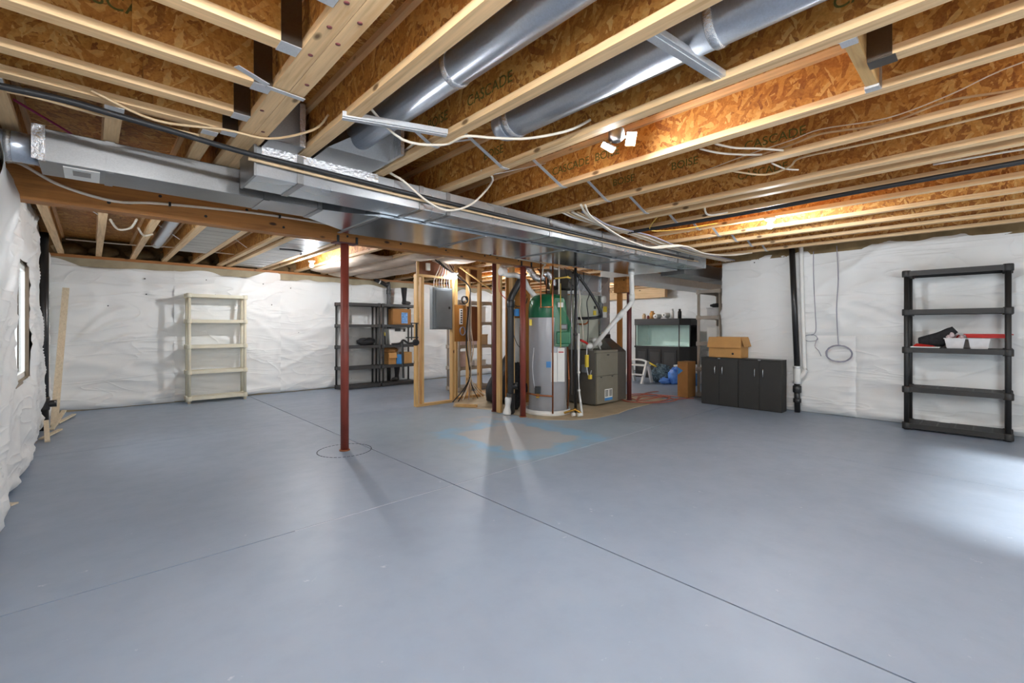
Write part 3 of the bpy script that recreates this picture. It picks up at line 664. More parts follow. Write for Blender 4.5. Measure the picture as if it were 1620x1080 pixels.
cable([(2.87, 1.2, 2.45), (3.0, 1.13, 2.44), (3.15, 1.04, 2.45), (3.33, .95, 2.46)], .007, 'cable_white', 'upper pale cable crossing the bay near the left lit bulb')
cable([(2.88, 1.3, 2.45), (3.02, 1.23, 2.44), (3.2, 1.15, 2.455), (3.33, 1.08, 2.47)], .007, 'cable_white', 'lower pale cable crossing the bay near the left lit bulb')
cable([(3.44, 1.33, 2.45), (3.66, 1.165, 2.43), (3.64, 1.0, 2.44), (3.53, .9, 2.45), (3.525, .61, 2.44), (3.55, .23, 2.44), (3.56, -.4, 2.45)], .007, 'cable_tan', 'tan cable stapled below the fifth joist and looping into the next bay')
cable([(3.50, 1.07, 2.45), (3.66, 1.03, 2.44), (3.82, .99, 2.46)], .006, 'cable_white', 'short pale cable end crossing the sixth bay')
cable([(4.55, 2.9, 2.40), (4.615, 2.27, 2.405), (4.647, 1.53, 2.41), (4.60, .78, 2.41), (4.56, -.13, 2.405), (4.55, -.8, 2.40)], .019, 'cable_black', 'black pipe strapped under the joists at right')
cable([(4.4, .3, 2.46), (4.41, .0, 2.455), (4.43, -.3, 2.45), (4.44, -.9, 2.45)], .008, 'cable_white', 'pale cable beside the black pipe under the joists at right')
for k in range(5):
    o = .035 * k; mt = ['cable_white', 'cable_tan', 'cable_white', 'cable_tan', 'cable_grey'][k]
    cable([(3.40 + o, 2.92 - o, 2.44), (3.62 + o, 2.925 - o, 2.418), (4.11, 2.93 - o * .7, 2.41 - .004 * k), (4.9, 2.97 - o, 2.405), (5.7, 3.06 - o, 2.40), (6.4, 3.1 - o, 2.40), (7.0, 3.1 - o, 2.405), (7.9, 3.12 - o, 2.43)], .013 if k < 3 else .009, mt, 'cable of the bundle strapped under the joists beside the main duct, %s from the duct' % ORD[k], 'bundled cables by the main duct')
cable([(3.30, 2.60, 2.425), (3.46, 2.67, 2.39), (3.78, 2.76, 2.36), (4.5, 2.95, 2.34), (5.2, 3.05, 2.33), (5.5, 2.95, 2.37), (5.75, 2.85, 2.39), (6.3, 2.85, 2.36), (6.9, 2.75, 2.38), (7.3, 2.55, 2.43)], .012, 'cable_white', 'thick white cable sagging in front of the main duct at centre')
cable([(3.32, 2.57, 2.425), (3.48, 2.64, 2.375), (3.80, 2.73, 2.348), (4.52, 2.92, 2.325), (5.25, 3.0, 2.32), (5.6, 2.9, 2.365), (5.8, 2.8, 2.38), (6.35, 2.8, 2.35), (7.0, 2.7, 2.38), (7.3, 2.5, 2.43)], .009, 'cable_white', 'thinner white cable sagging alongside the thick one at centre')
cable([(4.2, 2.3, 2.45), (4.6, 2.65, 2.40), (4.9, 2.5, 2.42), (5.1, 2.1, 2.46)], .006, 'cable_yellow', 'yellow cable hanging between joists at centre')
cable([(4.3, 1.9, 2.47), (4.5, 1.95, 2.42), (4.62, 1.8, 2.44)], .009, 'cable_white', 'short white cable tail between close-set joists')
for i, (x, y) in enumerate(((-.1, 6.2), (.3, 6.0), (.66, 7.1), (1.45, 7.2))):
    solo(MB().bar((x - .18, y, JT - .05), (x + .18, y + .1, JB + .01), .016, .003), 'bridging_strap', 'steel', 'thin wire-like strap in the %s bay beyond the beam from the window wall' % ORD[i], 'strap', 'straps beyond the beam')
cable([(-.25, 8.6, 2.50), (.4, 8.5, 2.49), (.9, 8.4, 2.5), (1.6, 8.5, 2.50), (2.3, 8.7, 2.52)], .008, 'cable_white', 'pale cable threaded across the joists near the back wall')
cable([(.15, 6.4, 2.44), (.22, 6.7, 2.40), (.32, 6.6, 2.41), (.36, 6.3, 2.46)], .012, 'cable_white', 'white cable loop hanging below the joists at left')
cable([(.40, 6.75, 2.45), (.46, 6.95, 2.40), (.54, 6.9, 2.42)], .012, 'cable_white', 'second white cable loop beside the sheet metal pan')
cable([(1.95, 6.9, 2.41), (2.1, 6.8, 2.40), (2.25, 6.9, 2.405), (2.33, 7.2, 2.41)], .012, 'cable_black', 'black cable curving under the brighter metal pan')
cable([(2.6, 4.6, 2.372), (3.0, 4.6, 2.34), (3.6, 4.6, 2.32), (4.2, 4.6, 2.31)], .02, 'cable_black', 'thick black cable sagging behind the duct on the beam')
t_ = MB().box(.15, .42, 5.7, 5.76, JB + .0, JB + .03).box(.15, .42, 5.7, 5.705, JB - .01, JB + .03)
solo(t_, 'support_channel', 'steel', 'short metal channel between the joists near the window wall', 'channel')
for nm, x0, x1, y0, y1, lb in (('insulation_batt', 3.63, 4.09, 6.0, 9.5, 'pale insulation sheet sagging between joists right of the bulb'), ('insulation_batt', 4.19, 4.72, 5.4, 9.5, 'pale insulation sheet sagging between joists above the black shelves'), ('insulation_batt', 3.10, 3.54, 6.6, 9.0, 'narrow pale insulation sheet beside the lit bulb')):
    m_ = MB(); n = 16
    for i in range(n + 1):
        for j in range(5):
            y = y0 + (y1 - y0) * i / n; x = x0 + (x1 - x0) * j / 4
            m_.v.append((x, y, JB + .03 - .035 * math.sin(math.pi * j / 4) + .02 * noise.noise(Vector((x * 4, y * 2, 1.)))))
    for i in range(n):
        for j in range(4): m_.f.append([i * 5 + j, i * 5 + j + 1, i * 5 + j + 6, i * 5 + j + 5]); m_.sm.append(True)
    o = solo(m_, nm, 'batt', lb, 'insulation'); o.modifiers.new('thick', 'SOLIDIFY').thickness = .05; o.modifiers['thick'].offset = 1
#SECTION lamps
def bulb(x, y, label, lamp='bulb', z=JB):
    t = thing('ceiling_bulb', label, 'lamp', (x, y, z))
    MB().lathe((x, y, z), [(.055, 0), (.055, -.012), (.035, -.03), (.02, -.034)], 18).build('lamp_holder', 'white_plastic', t)
    MB().lathe((x, y, z), [(.012, -.034), (.014, -.045), (.024, -.06), (.031, -.078), (.028, -.096), (.016, -.108), (.003, -.112)], 14).build('bulb', lamp, t)
bulb(5.135, 1.585, 'bare lit bulb under the joists on the right side')
bulb(2.72, 7.86, 'bare lit bulb beyond the beam above the back shelves', 'strong_bulb')
bulb(4.60, 6.36, 'bare lit bulb beside the electrical panel', 'small_bulb', z=2.25)
solo(MB().bar((4.60, 6.36, 2.25), (4.60, 6.36, JB - .002), .03, .03), 'lamp_post', 'stud_z', 'short wood drop block above the bulb beside the panel', 'block')
bulb(9.3, 7.6, 'added unseen bulb brightening the far storage corner', 'strong_bulb')  # added lamp, hidden from view, to brighten the far corner
bulb(6.4, 7.4, 'added unseen bulb above the shelf behind the water heater')  # added lamp, out of sight, to lift the mechanical room
bulb(1.03, -.9, 'added fill bulb behind the camera near the girder')  # fill lamp added behind the camera, no known fixture here
bulb(3.1, -1.1, 'added fill bulb behind the camera in the middle', 'small_bulb')  # second fill lamp added behind the camera, kept dim
bulb(.745, 5.12, 'added fill bulb hidden behind the long beam at left', 'small_bulb')  # invented lamp the beam hides, lifts the left and far floor
bulb(.20, .62, 'added fill bulb overhead near the camera between the short joists', 'strong_bulb')  # added lamp above the frame, evens out the near left floor
bulb(6.22, 3.4, 'bare lit bulb near the right end of the main duct') if False else None
lt = thing('garage_lamp', 'lit lamp with two bright panels on a dark body between the third and fourth joists', 'lamp', (2.41, 1.62, JB))
MB().lathe((2.41, 1.62, JB), [(.03, .28), (.03, .12), (.05, .10), (.05, .05), (.03, .03)], 16).build('lamp_body', 'grey_plastic', lt)
for c, a, tilt, w, h in (((2.375, 1.66, 2.425), R(43), R(62), .078, .03), ((2.475, 1.555, 2.475), R(-47), R(58), .052, .075)):
    if w > h: mt = Matrix.Translation(c) @ Matrix.Rotation(R(-43), 4, 'Z') @ Matrix.Rotation(R(30), 4, 'Y') @ Matrix.Rotation(R(-25), 4, 'X')
    else: mt = Matrix.Translation(c) @ Matrix.Rotation(R(-43), 4, 'Z') @ Matrix.Rotation(R(-50), 4, 'X')
    MB().box(-w / 2, w / 2, -h / 2, h / 2, -.004, .004, mt).build('led_panel', 'led', lt)
    MB().box(-w / 2 - .005, w / 2 + .005, -h / 2 - .005, h / 2 + .005, .004, .016, mt).build('panel_housing', 'grey_plastic', lt)
    MB().bar((2.41, 1.62, 2.49), tuple(Vector(c) + Vector((0, 0, .012))), .012, .012).build('hinge_arm', 'grey_plastic', lt)
#SECTION furniture
def shelf_unit(label, w, d, h, levels, mat, lipH=.06, post=.032, group=None, name='shelf_unit', slots=True, feet=False):
    """local: x along width 0..w, y depth 0 (front)..d"""
    t = thing(name, label, 'shelf', (0, 0, 0), 0, group)
    for k, z in enumerate(levels):
        m_ = MB()
        m_.box(0, w, 0, .018, z - lipH, z); m_.box(0, w, d - .018, d, z - lipH, z); m_.box(0, .018, .018, d - .018, z - lipH, z); m_.box(w - .018, w, .018, d - .018, z - lipH, z)
        nsl = 8
        for i in range(nsl): 
            a = .018 + (d - .036) * i / nsl; m_.box(.018, w - .018, a, a + (d - .036) / nsl * (.62 if slots else 1.0), z - .012, z)
        for i in range(1, 6): m_.box(w * i / 6 - .008, w * i / 6 + .008, .018, d - .018, z - .02, z - .0005)
        sh = m_.build('shelf_board', mat, t, local=True)
        for px in (post, w - post):
            for py in (post, d - post): MB().lathe((px, py, 0), [(post * 1.32, z - lipH - .012), (post * 1.4, z - lipH), (post * 1.4, z - .004), (post * 1.25, z + .008)], 14).build('corner_socket', mat, sh, local=True)
    for px in (post, w - post):
        for py in (post, d - post):
            MB().lathe((px, py, 0), [(post * .8, 0), (post * .8, h)], 14).build('post', mat, t, local=True)
    return t
def place(t, loc, rz):
    t.location = loc; t.rotation_euler = (0, 0, rz); return t
# right wall unit: faces -X, so local x runs along -Y
LV = [.085, .545, 1.045, 1.525, 2.015]
su = place(shelf_unit('black plastic five-tier shelf unit against the white right wall', .94, .42, 2.0, LV, 'black_plastic', .062), (7.585, .80, 0), R(-90))
# ivory unit at back wall, faces -Y
place(shelf_unit('empty ivory plastic shelf unit against the white back wall', .90, .30, 1.86, [.11, .56, 1.00, 1.44, 1.88], 'ivory', .055), (1.19, 9.33, 0), 0)
LB = [.075, .47, .92, 1.37, 1.83]
bs = place(shelf_unit('dark grey shelf unit by the back wall, left of two, holding a black bag', .87, .38, 1.82, LB, 'grey_plastic', .06, .026, 'twin dark shelf units'), (3.79, 9.21, 0), 0)
b2_ = copy_tree(bs); b2_.location = (4.70, 9.21, 0); b2_['label'] = 'dark grey shelf unit by the back wall, right of two, crowded with boxes and bins'
place(shelf_unit('taupe plastic shelf unit standing behind the dark cabinets', .46, .90, 2.0, [.08, .55, 1.03, 1.52, 2.0], 'taupe', .06), (8.32, 3.83, 0), R(-90))
place(shelf_unit('grey plastic shelf unit behind the electrical panel with white boxes', .95, .45, 1.85, [.08, .50, .94, 1.42, 1.85], 'taupe', .06), (5.40, 7.35, 0), 0)
# dark cabinets along right wall
def cabinet(y0, y1, label, gaps):
    """faces -X; y0 > y1 (left edge, right edge in the photo)"""
    x0, x1, h = 7.66, 7.90, .80
    t = thing('cabinet', label, 'cabinet', (x1, (y0 + y1) / 2, 0), 0, 'low dark cabinets')
    MB().box(x0 + .02, x1, y1, y0, .0, h - .02).build('body', 'cabinet', t, bevel=.002)
    MB().box(x0 - .002, x1 + .002, y1 - .002, y0 + .002, h - .02, h).build('top_board', 'cabinet', t, bevel=.002)
    mid = (y0 + y1) / 2
    for a, b, hy in ((mid + .0025, y0 - .003, mid + .06), (y1 + .003, mid - .0025, mid - .06)):
        d = MB().box(x0, x0 + .019, a, b, .012, h - .024).build('door', 'cabinet', t, bevel=.0015)
        MB().tube([(x0 + .002, hy, .66), (x0 - .028, hy, .645), (x0 - .034, hy, .59), (x0 - .028, hy, .535), (x0 + .002, hy, .52)], .006, 8).build('handle', 'chrome', d)
    MB().box(x0 - .004, x0 + .01, mid - .02, mid + .02, h - .018, h - .008).build('catch', 'chrome', t)
cabinet(3.44, 2.835, 'low charcoal two-door cabinet on the left with a cardboard box on top', 0)
cabinet(2.83, 2.207, 'low charcoal two-door cabinet on the right with a bare top', 0)
def carton(x0, x1, y0, y1, z0, z1, label, mat='cardboard', flap='fold', name='cardboard_box', group=None, holes=()):
    t = thing(name, label, 'box', ((x0 + x1) / 2, (y0 + y1) / 2, z0), 0, group); T_ = .006
    MB().box(x0, x1, y0, y0 + T_, z0, z1).box(x0, x1, y1 - T_, y1, z0, z1).box(x0, x0 + T_, y0 + T_, y1 - T_, z0, z1).box(x1 - T_, x1, y0 + T_, y1 - T_, z0, z1).box(x0, x1, y0, y1, z0, z0 + T_).build('box_body', mat, t)
    if flap == 'fold':
        h = (z1 - z0) * .5; o = .05
        MB().hexa([(x0 - o, y0 - .01, z1 - h), (x0 - o, y1 + .01, z1 - h), (x0 - o + T_, y1 + .01, z1 - h), (x0 - o + T_, y0 - .01, z1 - h)], [(x0 - .004, y0, z1), (x0 - .004, y1, z1), (x0 + .002, y1, z1 + .004), (x0 + .002, y0, z1 + .004)]).build('flap', mat, t)
        MB().hexa([(x0, y0 - o, z1 - h * .9), (x1, y0 - o, z1 - h * .9), (x1, y0 - o + T_, z1 - h * .9), (x0, y0 - o + T_, z1 - h * .9)], [(x0, y0 - .004, z1), (x1, y0 - .004, z1), (x1, y0 + .002, z1 + .004), (x0, y0 + .002, z1 + .004)]).build('flap', mat, t)
        MB().hexa([(x1 + o - T_, y0, z1 - h), (x1 + o - T_, y1, z1 - h), (x1 + o, y1, z1 - h), (x1 + o, y0, z1 - h)], [(x1 - .002, y0, z1), (x1 - .002, y1, z1), (x1 + .004, y1, z1 + .004), (x1 + .004, y0, z1 + .004)]).build('flap', mat, t)
    else:
        MB().box(x0, x1, y0, (y0 + y1) / 2 - .002, z1, z1 + .004).build('flap', mat, t); MB().box(x0, x1, (y0 + y1) / 2 + .002, y1, z1, z1 + .004).build('flap', mat, t)
    for p in holes: MB().lathe(p, [(.018, -.002), (.018, .001)], 12, 0).build('hand_hole', 'ink', t)
    return t
cb = carton(7.69, 8.0, 2.80, 3.32, .80, 1.14, 'open cardboard box with folded-down flaps on top of the left dark cabinet', holes=[(7.688, 2.93, .87)])
# box on the floor left of the cabinets
fb_ = carton(8.06, 8.38, 3.87, 4.07, 0, .66, 'tall brown cardboard box on the floor beside the taupe shelf', 'cardboard_dark', 'closed')
MB().prism([(3.96, .50), (4.06, .56), (4.06, .42)], 0, 8.052, 8.06).build('blue_print', 'blue_plastic', fb_)
#SECTION right wall bits
dp = thing('drain_pipe', 'black drain pipe with a white coupling standing in front of the right wall', 'pipe', (7.96, 2.08, 0))
MB().cyl((7.94, 2.07, 0), (7.945, 2.075, .45), .040, .040, 20).build('lower_pipe', 'abs', dp)
MB().lathe((7.942, 2.073, 0), [(.052, .30), (.058, .31), (.058, .40), (.05, .41)], 18).lathe((7.942, 2.073, 0), [(.052, .15), (.055, .16), (.055, .2), (.05, .21)], 18).build('clean_out', 'abs', dp)
MB().lathe((7.944, 2.074, 0), [(.046, .44), (.05, .45), (.05, .70), (.046, .71)], 20).build('white_coupling', 'pvc', dp)
MB().cyl((7.945, 2.075, .70), (7.95, 2.15, 2.6), .040, .040, 20).build('upper_pipe', 'abs', dp)
q = MB()
for z in (.45, .69): q.lathe((7.944, 2.074, 0), [(.053, z - .014), (.056, z - .01), (.056, z + .01), (.053, z + .014)], 18)
q.build('clamp', 'steel', dp)
wp = thing('vent_pipe', 'white plastic pipe beside the black drain pipe on the right wall', 'pipe', (7.98, 1.98, 0))
MB().tube([(7.97, 2.03, 2.6), (7.97, 2.01, 1.6), (7.97, 1.985, .75), (7.97, 1.97, .66), (7.96, 2.0, .58), (7.95, 2.06, .52)], .03, 16).build('pipe', 'pvc', wp)
def coilrope(c, ry, rz, turns, r, mat, label, tail, X):
    pts = list(tail)
    for k in range(turns * 14 + 1):
        a = math.pi / 2 + 2 * math.pi * k / 14; q = 1 + .05 * math.sin(k * 1.7)
        pts.append((X - .004 * (k / 14) - .006 * math.sin(k * .9), c[0] + ry * q * math.cos(a), c[1] + rz * q * math.sin(a)))
    return solo(MB().tube(pts, r, 6), 'cable_coil', mat, label, 'cable', None)
coilrope((1.55, .92), .155, .12, 4, .006, 'cable_grey', 'round coil of grey-blue wire hanging on the right wall', [(7.99, 1.58, 2.5), (7.985, 1.56, 2.02), (7.985, 1.58, 1.56), (7.985, 1.56, 1.08)], 7.985)
coilrope((1.90, 1.14), .085, .05, 1, .005, 'cable_grey', 'small loose loop of wire with a hanging tail on the right wall', [(7.99, 1.87, 2.45), (7.985, 1.87, 2.1), (7.985, 1.85, 1.6), (7.985, 1.84, 1.25)], 7.985)
cable([(7.985, 1.82, 1.14), (7.98, 1.85, 1.02), (7.98, 1.80, .95), (7.98, 1.77, .875)], .005, 'cable_grey', 'dangling wire tail below the small loop')
#SECTION right shelf contents, standing on the third board
zt = LV[2] + .001
t = thing('tray', 'white tray with a red inside at the left end of the right wall shelf', 'tray', (7.72, .62, zt))
MB().box(7.60, 7.86, .46, .73, zt, zt + .014).build('tray_rim', 'white_plastic', t, bevel=.006)
MB().hexa([(7.62, .50, zt + .014), (7.84, .50, zt + .014), (7.84, .71, zt + .014), (7.62, .71, zt + .014)], [(7.66, .53, zt + .03), (7.82, .53, zt + .03), (7.82, .68, zt + .05), (7.66, .68, zt + .05)]).build('red_cloth', 'red_plastic', t)
m_ = MB(); m_.tube([(7.80, .66, zt + .07), (7.79, .58, zt + .085), (7.78, .46, zt + .13), (7.77, .37, zt + .20), (7.77, .33, zt + .23)], lambda s: .055 + .022 * math.sin(math.pi * min(1, s * 1.15)) - .01 * s, 16)
m_.blob((7.79, .50, zt + .085), (.09, .11, .075), .2, 3, 2)
solo(m_, 'cushion', 'black_cloth', 'black cloth bundle propped between the tray and the clear bins', 'cloth')
def bin_(y0, y1, x0, x1, label, z=zt, h=.125):
    t = thing('storage_bin', label, 'bin', ((x0 + x1) / 2, (y0 + y1) / 2, z), 0, 'clear bins on the right shelf'); i_ = .022; T_ = .004
    m_ = MB(); bot = [(x0 + i_, y0 + i_), (x1 - i_, y0 + i_), (x1 - i_, y1 - i_), (x0 + i_, y1 - i_)]; top = [(x0, y0), (x1, y0), (x1, y1), (x0, y1)]
    vs = [(a, b, z) for a, b in bot] + [(a, b, z + h) for a, b in top]
    vs += [(a + (T_ if a < (x0 + x1) / 2 else -T_), b + (T_ if b < (y0 + y1) / 2 else -T_), z + h) for a, b in top] + [(a + (T_ if a < (x0 + x1) / 2 else -T_), b + (T_ if b < (y0 + y1) / 2 else -T_), z + T_) for a, b in bot]
    fs = [(0, 3, 2, 1)] + [(i, (i + 1) % 4, 4 + (i + 1) % 4, 4 + i) for i in range(4)] + [(4 + i, 4 + (i + 1) % 4, 8 + (i + 1) % 4, 8 + i) for i in range(4)] + [(8 + i, 8 + (i + 1) % 4, 12 + (i + 1) % 4, 12 + i) for i in range(4)] + [(12, 13, 14, 15)]
    m_.add(vs, fs); m_.build('bin_shell', 'frosted', t)
    MB().box(x0 - .006, x1 + .006, y0 - .006, y0 + .002, z + h - .012, z + h).box(x0 - .006, x1 + .006, y1 - .002, y1 + .006, z + h - .012, z + h).box(x0 - .006, x0 + .002, y0, y1, z + h - .012, z + h).box(x1 - .002, x1 + .006, y0, y1, z + h - .012, z + h).build('bin_rim', 'frosted', t)
    return t
bin_(.235, .42, 7.62, 7.90, 'clear plastic bin of red and white packets in the middle of the right shelf')
bin_(.03, .215, 7.62, 7.90, 'clear plastic bin under a red lid at the right of the shelf')
for k in range(9):
    solo(MB().blob((7.68 + .045 * (k % 4), .27 + .028 * (k % 5), zt + .10 + .03 * (k // 4)), (.03, .025, .03), .5, 4, k, 10, 8), 'packet', 'red_plastic' if k % 3 == 0 else 'pink_box', '%s crumpled packet in the middle bin, %s from its left' % ('red' if k % 3 == 0 else 'pale pink', ORD[k]), 'packet', 'packets in the middle bin')
t = thing('lid', 'long red plastic lid lying on the right clear bin', 'lid', (7.76, .05, zt + .13))
MB().hexa([(7.68, -.11, zt + .128), (7.91, -.11, zt + .128), (7.91, .22, zt + .128), (7.68, .22, zt + .128)], [(7.675, -.12, zt + .165), (7.92, -.12, zt + .165), (7.92, .24, zt + .165), (7.675, .24, zt + .165)]).build('lid_shell', 'red_plastic', t, bevel=.006)
MB().box(7.67, 7.925, -.15, .255, zt + .165, zt + .176).build('lid_rim', 'red_plastic', t, bevel=.003)
#SECTION back shelf contents
z3 = LB[2] + .001; z4 = LB[3] + .001; z2 = LB[1] + .001; z5 = LB[4] + .001; z1 = LB[0] + .001
t = thing('duffel_bag', 'black bag lying on the middle board of the left dark shelf unit', 'bag', (4.42, 9.42, z3))
MB().blob((4.42, 9.44, z3 + .075), (.21, .14, .085), .25, 2.5, 3, 24, 14, .85).build('bag_body', 'black_cloth', t)
MB().tube([(4.30, 9.32, z3 + .10), (4.38, 9.30, z3 + .15), (4.48, 9.30, z3 + .15), (4.55, 9.32, z3 + .10)], .012, 8).build('strap', 'black_cloth', t)
t = carton(5.00, 5.46, 9.30, 9.52, z4, z4 + .36, 'brown cardboard box with a blue picture on the fourth board of the right dark unit', 'cardboard_dark', 'closed')
MB().box(5.21, 5.37, 9.294, 9.2995, z4 + .03, z4 + .28).build('blue_picture', 'screen', t)
t = thing('tote_bin', 'white plastic tote with black lid latches on the middle board of the right dark unit', 'bin', (5.10, 9.42, z3))
MB().hexa([(4.94, 9.31, z3), (5.28, 9.31, z3), (5.28, 9.55, z3), (4.94, 9.55, z3)], [(4.90, 9.29, z3 + .34), (5.32, 9.29, z3 + .34), (5.32, 9.57, z3 + .34), (4.90, 9.57, z3 + .34)]).build('tote_body', 'white_plastic', t, bevel=.01)
MB().box(4.89, 5.33, 9.285, 9.575, z3 + .34, z3 + .36).build('tote_lid', 'frosted', t)
MB().box(5.04, 5.18, 9.277, 9.285, z3 + .30, z3 + .36).box(5.25, 5.30, 9.277, 9.285, z3 + .29, z3 + .36).build('latch', 'black_plastic', t)
t = thing('spray_bottle', 'black bottle with a yellow cap left of the white tote', 'bottle', (4.82, 9.36, z3))
MB().lathe((4.82, 9.36, z3), [(.03, 0), (.034, .01), (.034, .17), (.02, .2)], 14).build('bottle_body', 'abs', t)
MB().lathe((4.82, 9.36, z3), [(.022, .2), (.024, .25), (.01, .28)], 12).build('cap', 'yellow', t)
t = carton(4.90, 5.09, 9.32, 9.55, z2, z2 + .27, 'open cardboard box with brown paper on the second board of the right dark unit', 'cardboard', 'fold')
m_ = MB().blob((4.98, 9.40, z2 + .32), (.17, .12, .07), .5, 3, 6); solo(m_, 'paper_bundle', 'cardboard_dark', 'crumpled brown paper heaped on the small open box', 'paper')
solo(MB().box(5.10, 5.23, 9.29, 9.48, z2, z2 + .22), 'blue_carton', 'blue_plastic', 'dusty blue carton between two boxes on the second board', 'box', bevel=.004)
carton(5.29, 5.49, 9.31, 9.54, z2, z2 + .26, 'plain tan cardboard box at the right end of the second board', 'cardboard', 'closed')
def boot(x, y, z, label, h=.38, a=0.):
    t = thing('boot', label, 'boot', (x, y, z), a)
    MB().tube([(0, 0, .03), (0, 0, .14), (0, .005, .26), (0, .01, h)], lambda s: .045 + .02 * abs(s - .3) * 2, 14).build('shaft', 'black_cloth', t, local=True)
    MB().blob((.055, 0, .045), (.12, .05, .05), .1, 2, 1, 16, 10, .9).build('foot', 'abs', t, local=True)
boot(5.34, 9.40, z5, 'tall black boot on the top of the right dark unit', .40)
boot(5.16, 9.42, z1, 'tall black boot on the bottom board of the right dark unit', .34, R(200))
dr = thing('drain_pipe', 'black drain pipe with an elbow at the back wall above the dark shelves', 'pipe', (5.07, 9.66, 0))
MB().tube([(4.74, 9.68, 2.40), (4.86, 9.67, 2.36), (5.01, 9.64, 2.28), (5.07, 9.635, 2.15), (5.07, 9.635, .02)], .045, 16).build('pipe', 'abs', dr)
MB().lathe((5.07, 9.635, 0), [(.051, 2.08), (.055, 2.09), (.055, 2.18), (.051, 2.19)], 16).build('coupling', 'abs', dr)
MB().tube([(4.845, 9.671, 2.366), (4.87, 9.669, 2.357)], .047, 16, False).build('white_band', 'white_plastic', dr)
ex = thing('wall_bracket', 'black metal bracket with crossbars fixed to the left stud of the panel frame', 'bracket', (3.87, 6.42, .9))
MB().bar((3.76, 6.42, 1.37), (3.90, 6.42, 1.37), .018, .018).bar((3.87, 6.42, 1.37), (3.87, 6.42, 1.06), .02, .03).bar((3.68, 6.42, 1.14), (3.90, 6.42, 1.14), .018, .018).bar((3.78, 6.42, 1.37), (3.78, 6.42, 1.10), .016, .016).build('frame', 'abs', ex)
MB().blob((3.86, 6.42, 1.06), (.06, .035, .055), .15, 3, 8).build('grip', 'black_cloth', ex)
MB().tube([(3.84, 6.42, 1.06), (3.72, 6.41, 1.05), (3.62, 6.40, 1.10), (3.56, 6.40, 1.05), (3.42, 6.40, 1.04)], .018, 8).bar((3.60, 6.40, 1.08), (3.62, 6.40, .50), .04, .02).build('hanging_arm', 'abs', ex)
#SECTION left corner
dl = thing('drain_pipe', 'dark shiny drain pipe standing in the gap of the left wall blanket', 'pipe', (-.42, 8.21, 0))
MB().cyl((-.44, 8.21, 0), (-.44, 8.21, 2.5), .05, .05, 20).build('pipe', 'abs', dl)
MB().cyl((-.44, 8.21, .33), (-.32, 8.21, .33), .04, .045, 16).lathe((-.44, 8.21, 0), [(.056, .25), (.06, .27), (.06, .40), (.056, .42)], 18).build('clean_out', 'abs', dl)
pk = MB().bar((-.355, 8.45, .004), (-.275, 9.52, 1.89), .075, .03, (0, 1, 0)); 
solo(pk, 'plank', 'pale_wood', 'long pale plank leaning into the corner of the left and back walls', 'plank')
for i, (p, q_) in enumerate((((-.36, 8.05, .02), (-.26, 8.42, .2)), ((-.42, 7.5, .015), (-.28, 7.95, .03)), ((-.36, 7.3, .012), (-.40, 7.9, .16)), ((-.33, 8.55, .02), (-.18, 9.2, .03)))):
    solo(MB().bar(p, q_, .045, .018), 'wood_scrap', 'pale_wood', 'thin broken wood strip by the left wall, %s from the camera side' % ORD[[1, 0, 2, 3, 4][i]] if False else ['thin wood strip leaning on the foot of the dark pipe', 'flat wood strip on the floor along the left wall', 'splintered wood strip tilted against the left blanket', 'thin wood strip on the floor behind the plank', 'narrow wood strip leaning behind the plank'][i], 'scrap', 'wood scraps by the left wall')
solo(MB().prism([(-.46, 4.86), (-.42, 4.87), (-.39, 4.91), (-.42, 4.92), (-.44, 4.95), (-.46, 4.93)], 2, .0, .012), 'wood_chip', 'pale_wood', 'small pale wood chip on the floor at the left edge', 'chip')
#SECTION mechanical room
# stud frame with panel
FY = 6.44
fr_ = thing('stud_frame', 'open wood stud frame that carries the grey electrical panel', 'frame', (4.28, FY, 0))
for x in (3.885, 3.985, 4.60): MB().box(x, x + .04, FY, FY + .09, .04, 2.14).build('stud', 'stud_z', fr_)
MB().box(3.885, 4.64, FY, FY + .09, .0, .04).build('bottom_plate', 'stud_x', fr_)
MB().box(3.885, 4.64, FY, FY + .09, 2.14, 2.18).build('top_plate', 'stud_x', fr_)
MB().box(3.885, 4.64, FY + .01, FY + .03, 2.18, JB - .003).build('header_board', 'ply_dark', fr_)
MB().box(3.885, 3.925, FY - .01, FY + .01, 2.18, JB - .003).build('nailer', 'stud_z', fr_)
ep = thing('electrical_panel', 'grey metal electrical panel mounted between studs', 'panel', (4.40, FY, 1.27))
MB().box(4.19, 4.595, FY + .0, FY + .09, 1.27, 1.98).build('cabinet_body', 'grey_panel', ep, bevel=.004)
d_ = MB().box(4.205, 4.58, FY - .014, FY + .0, 1.285, 1.965).build('cover', 'grey_panel', ep, bevel=.006)
MB().box(4.25, 4.54, FY - .022, FY - .014, 1.31, 1.94).build('panel_door', 'grey_panel', d_, bevel=.004)
MB().box(4.50, 4.535, FY - .027, FY - .022, 1.62, 1.66).build('latch', 'abs', d_)
ob_ = thing('outlet_box', 'white electrical outlet box on the board above the grey panel', 'box', (4.10, FY, 2.25))
MB().box(4.06, 4.13, FY - .03, FY + .01, 2.25, 2.37).build('box_body', 'white_plastic', ob_, bevel=.004); MB().box(4.075, 4.115, FY - .034, FY - .03, 2.27, 2.35).build('cover_plate', 'paper', ob_)
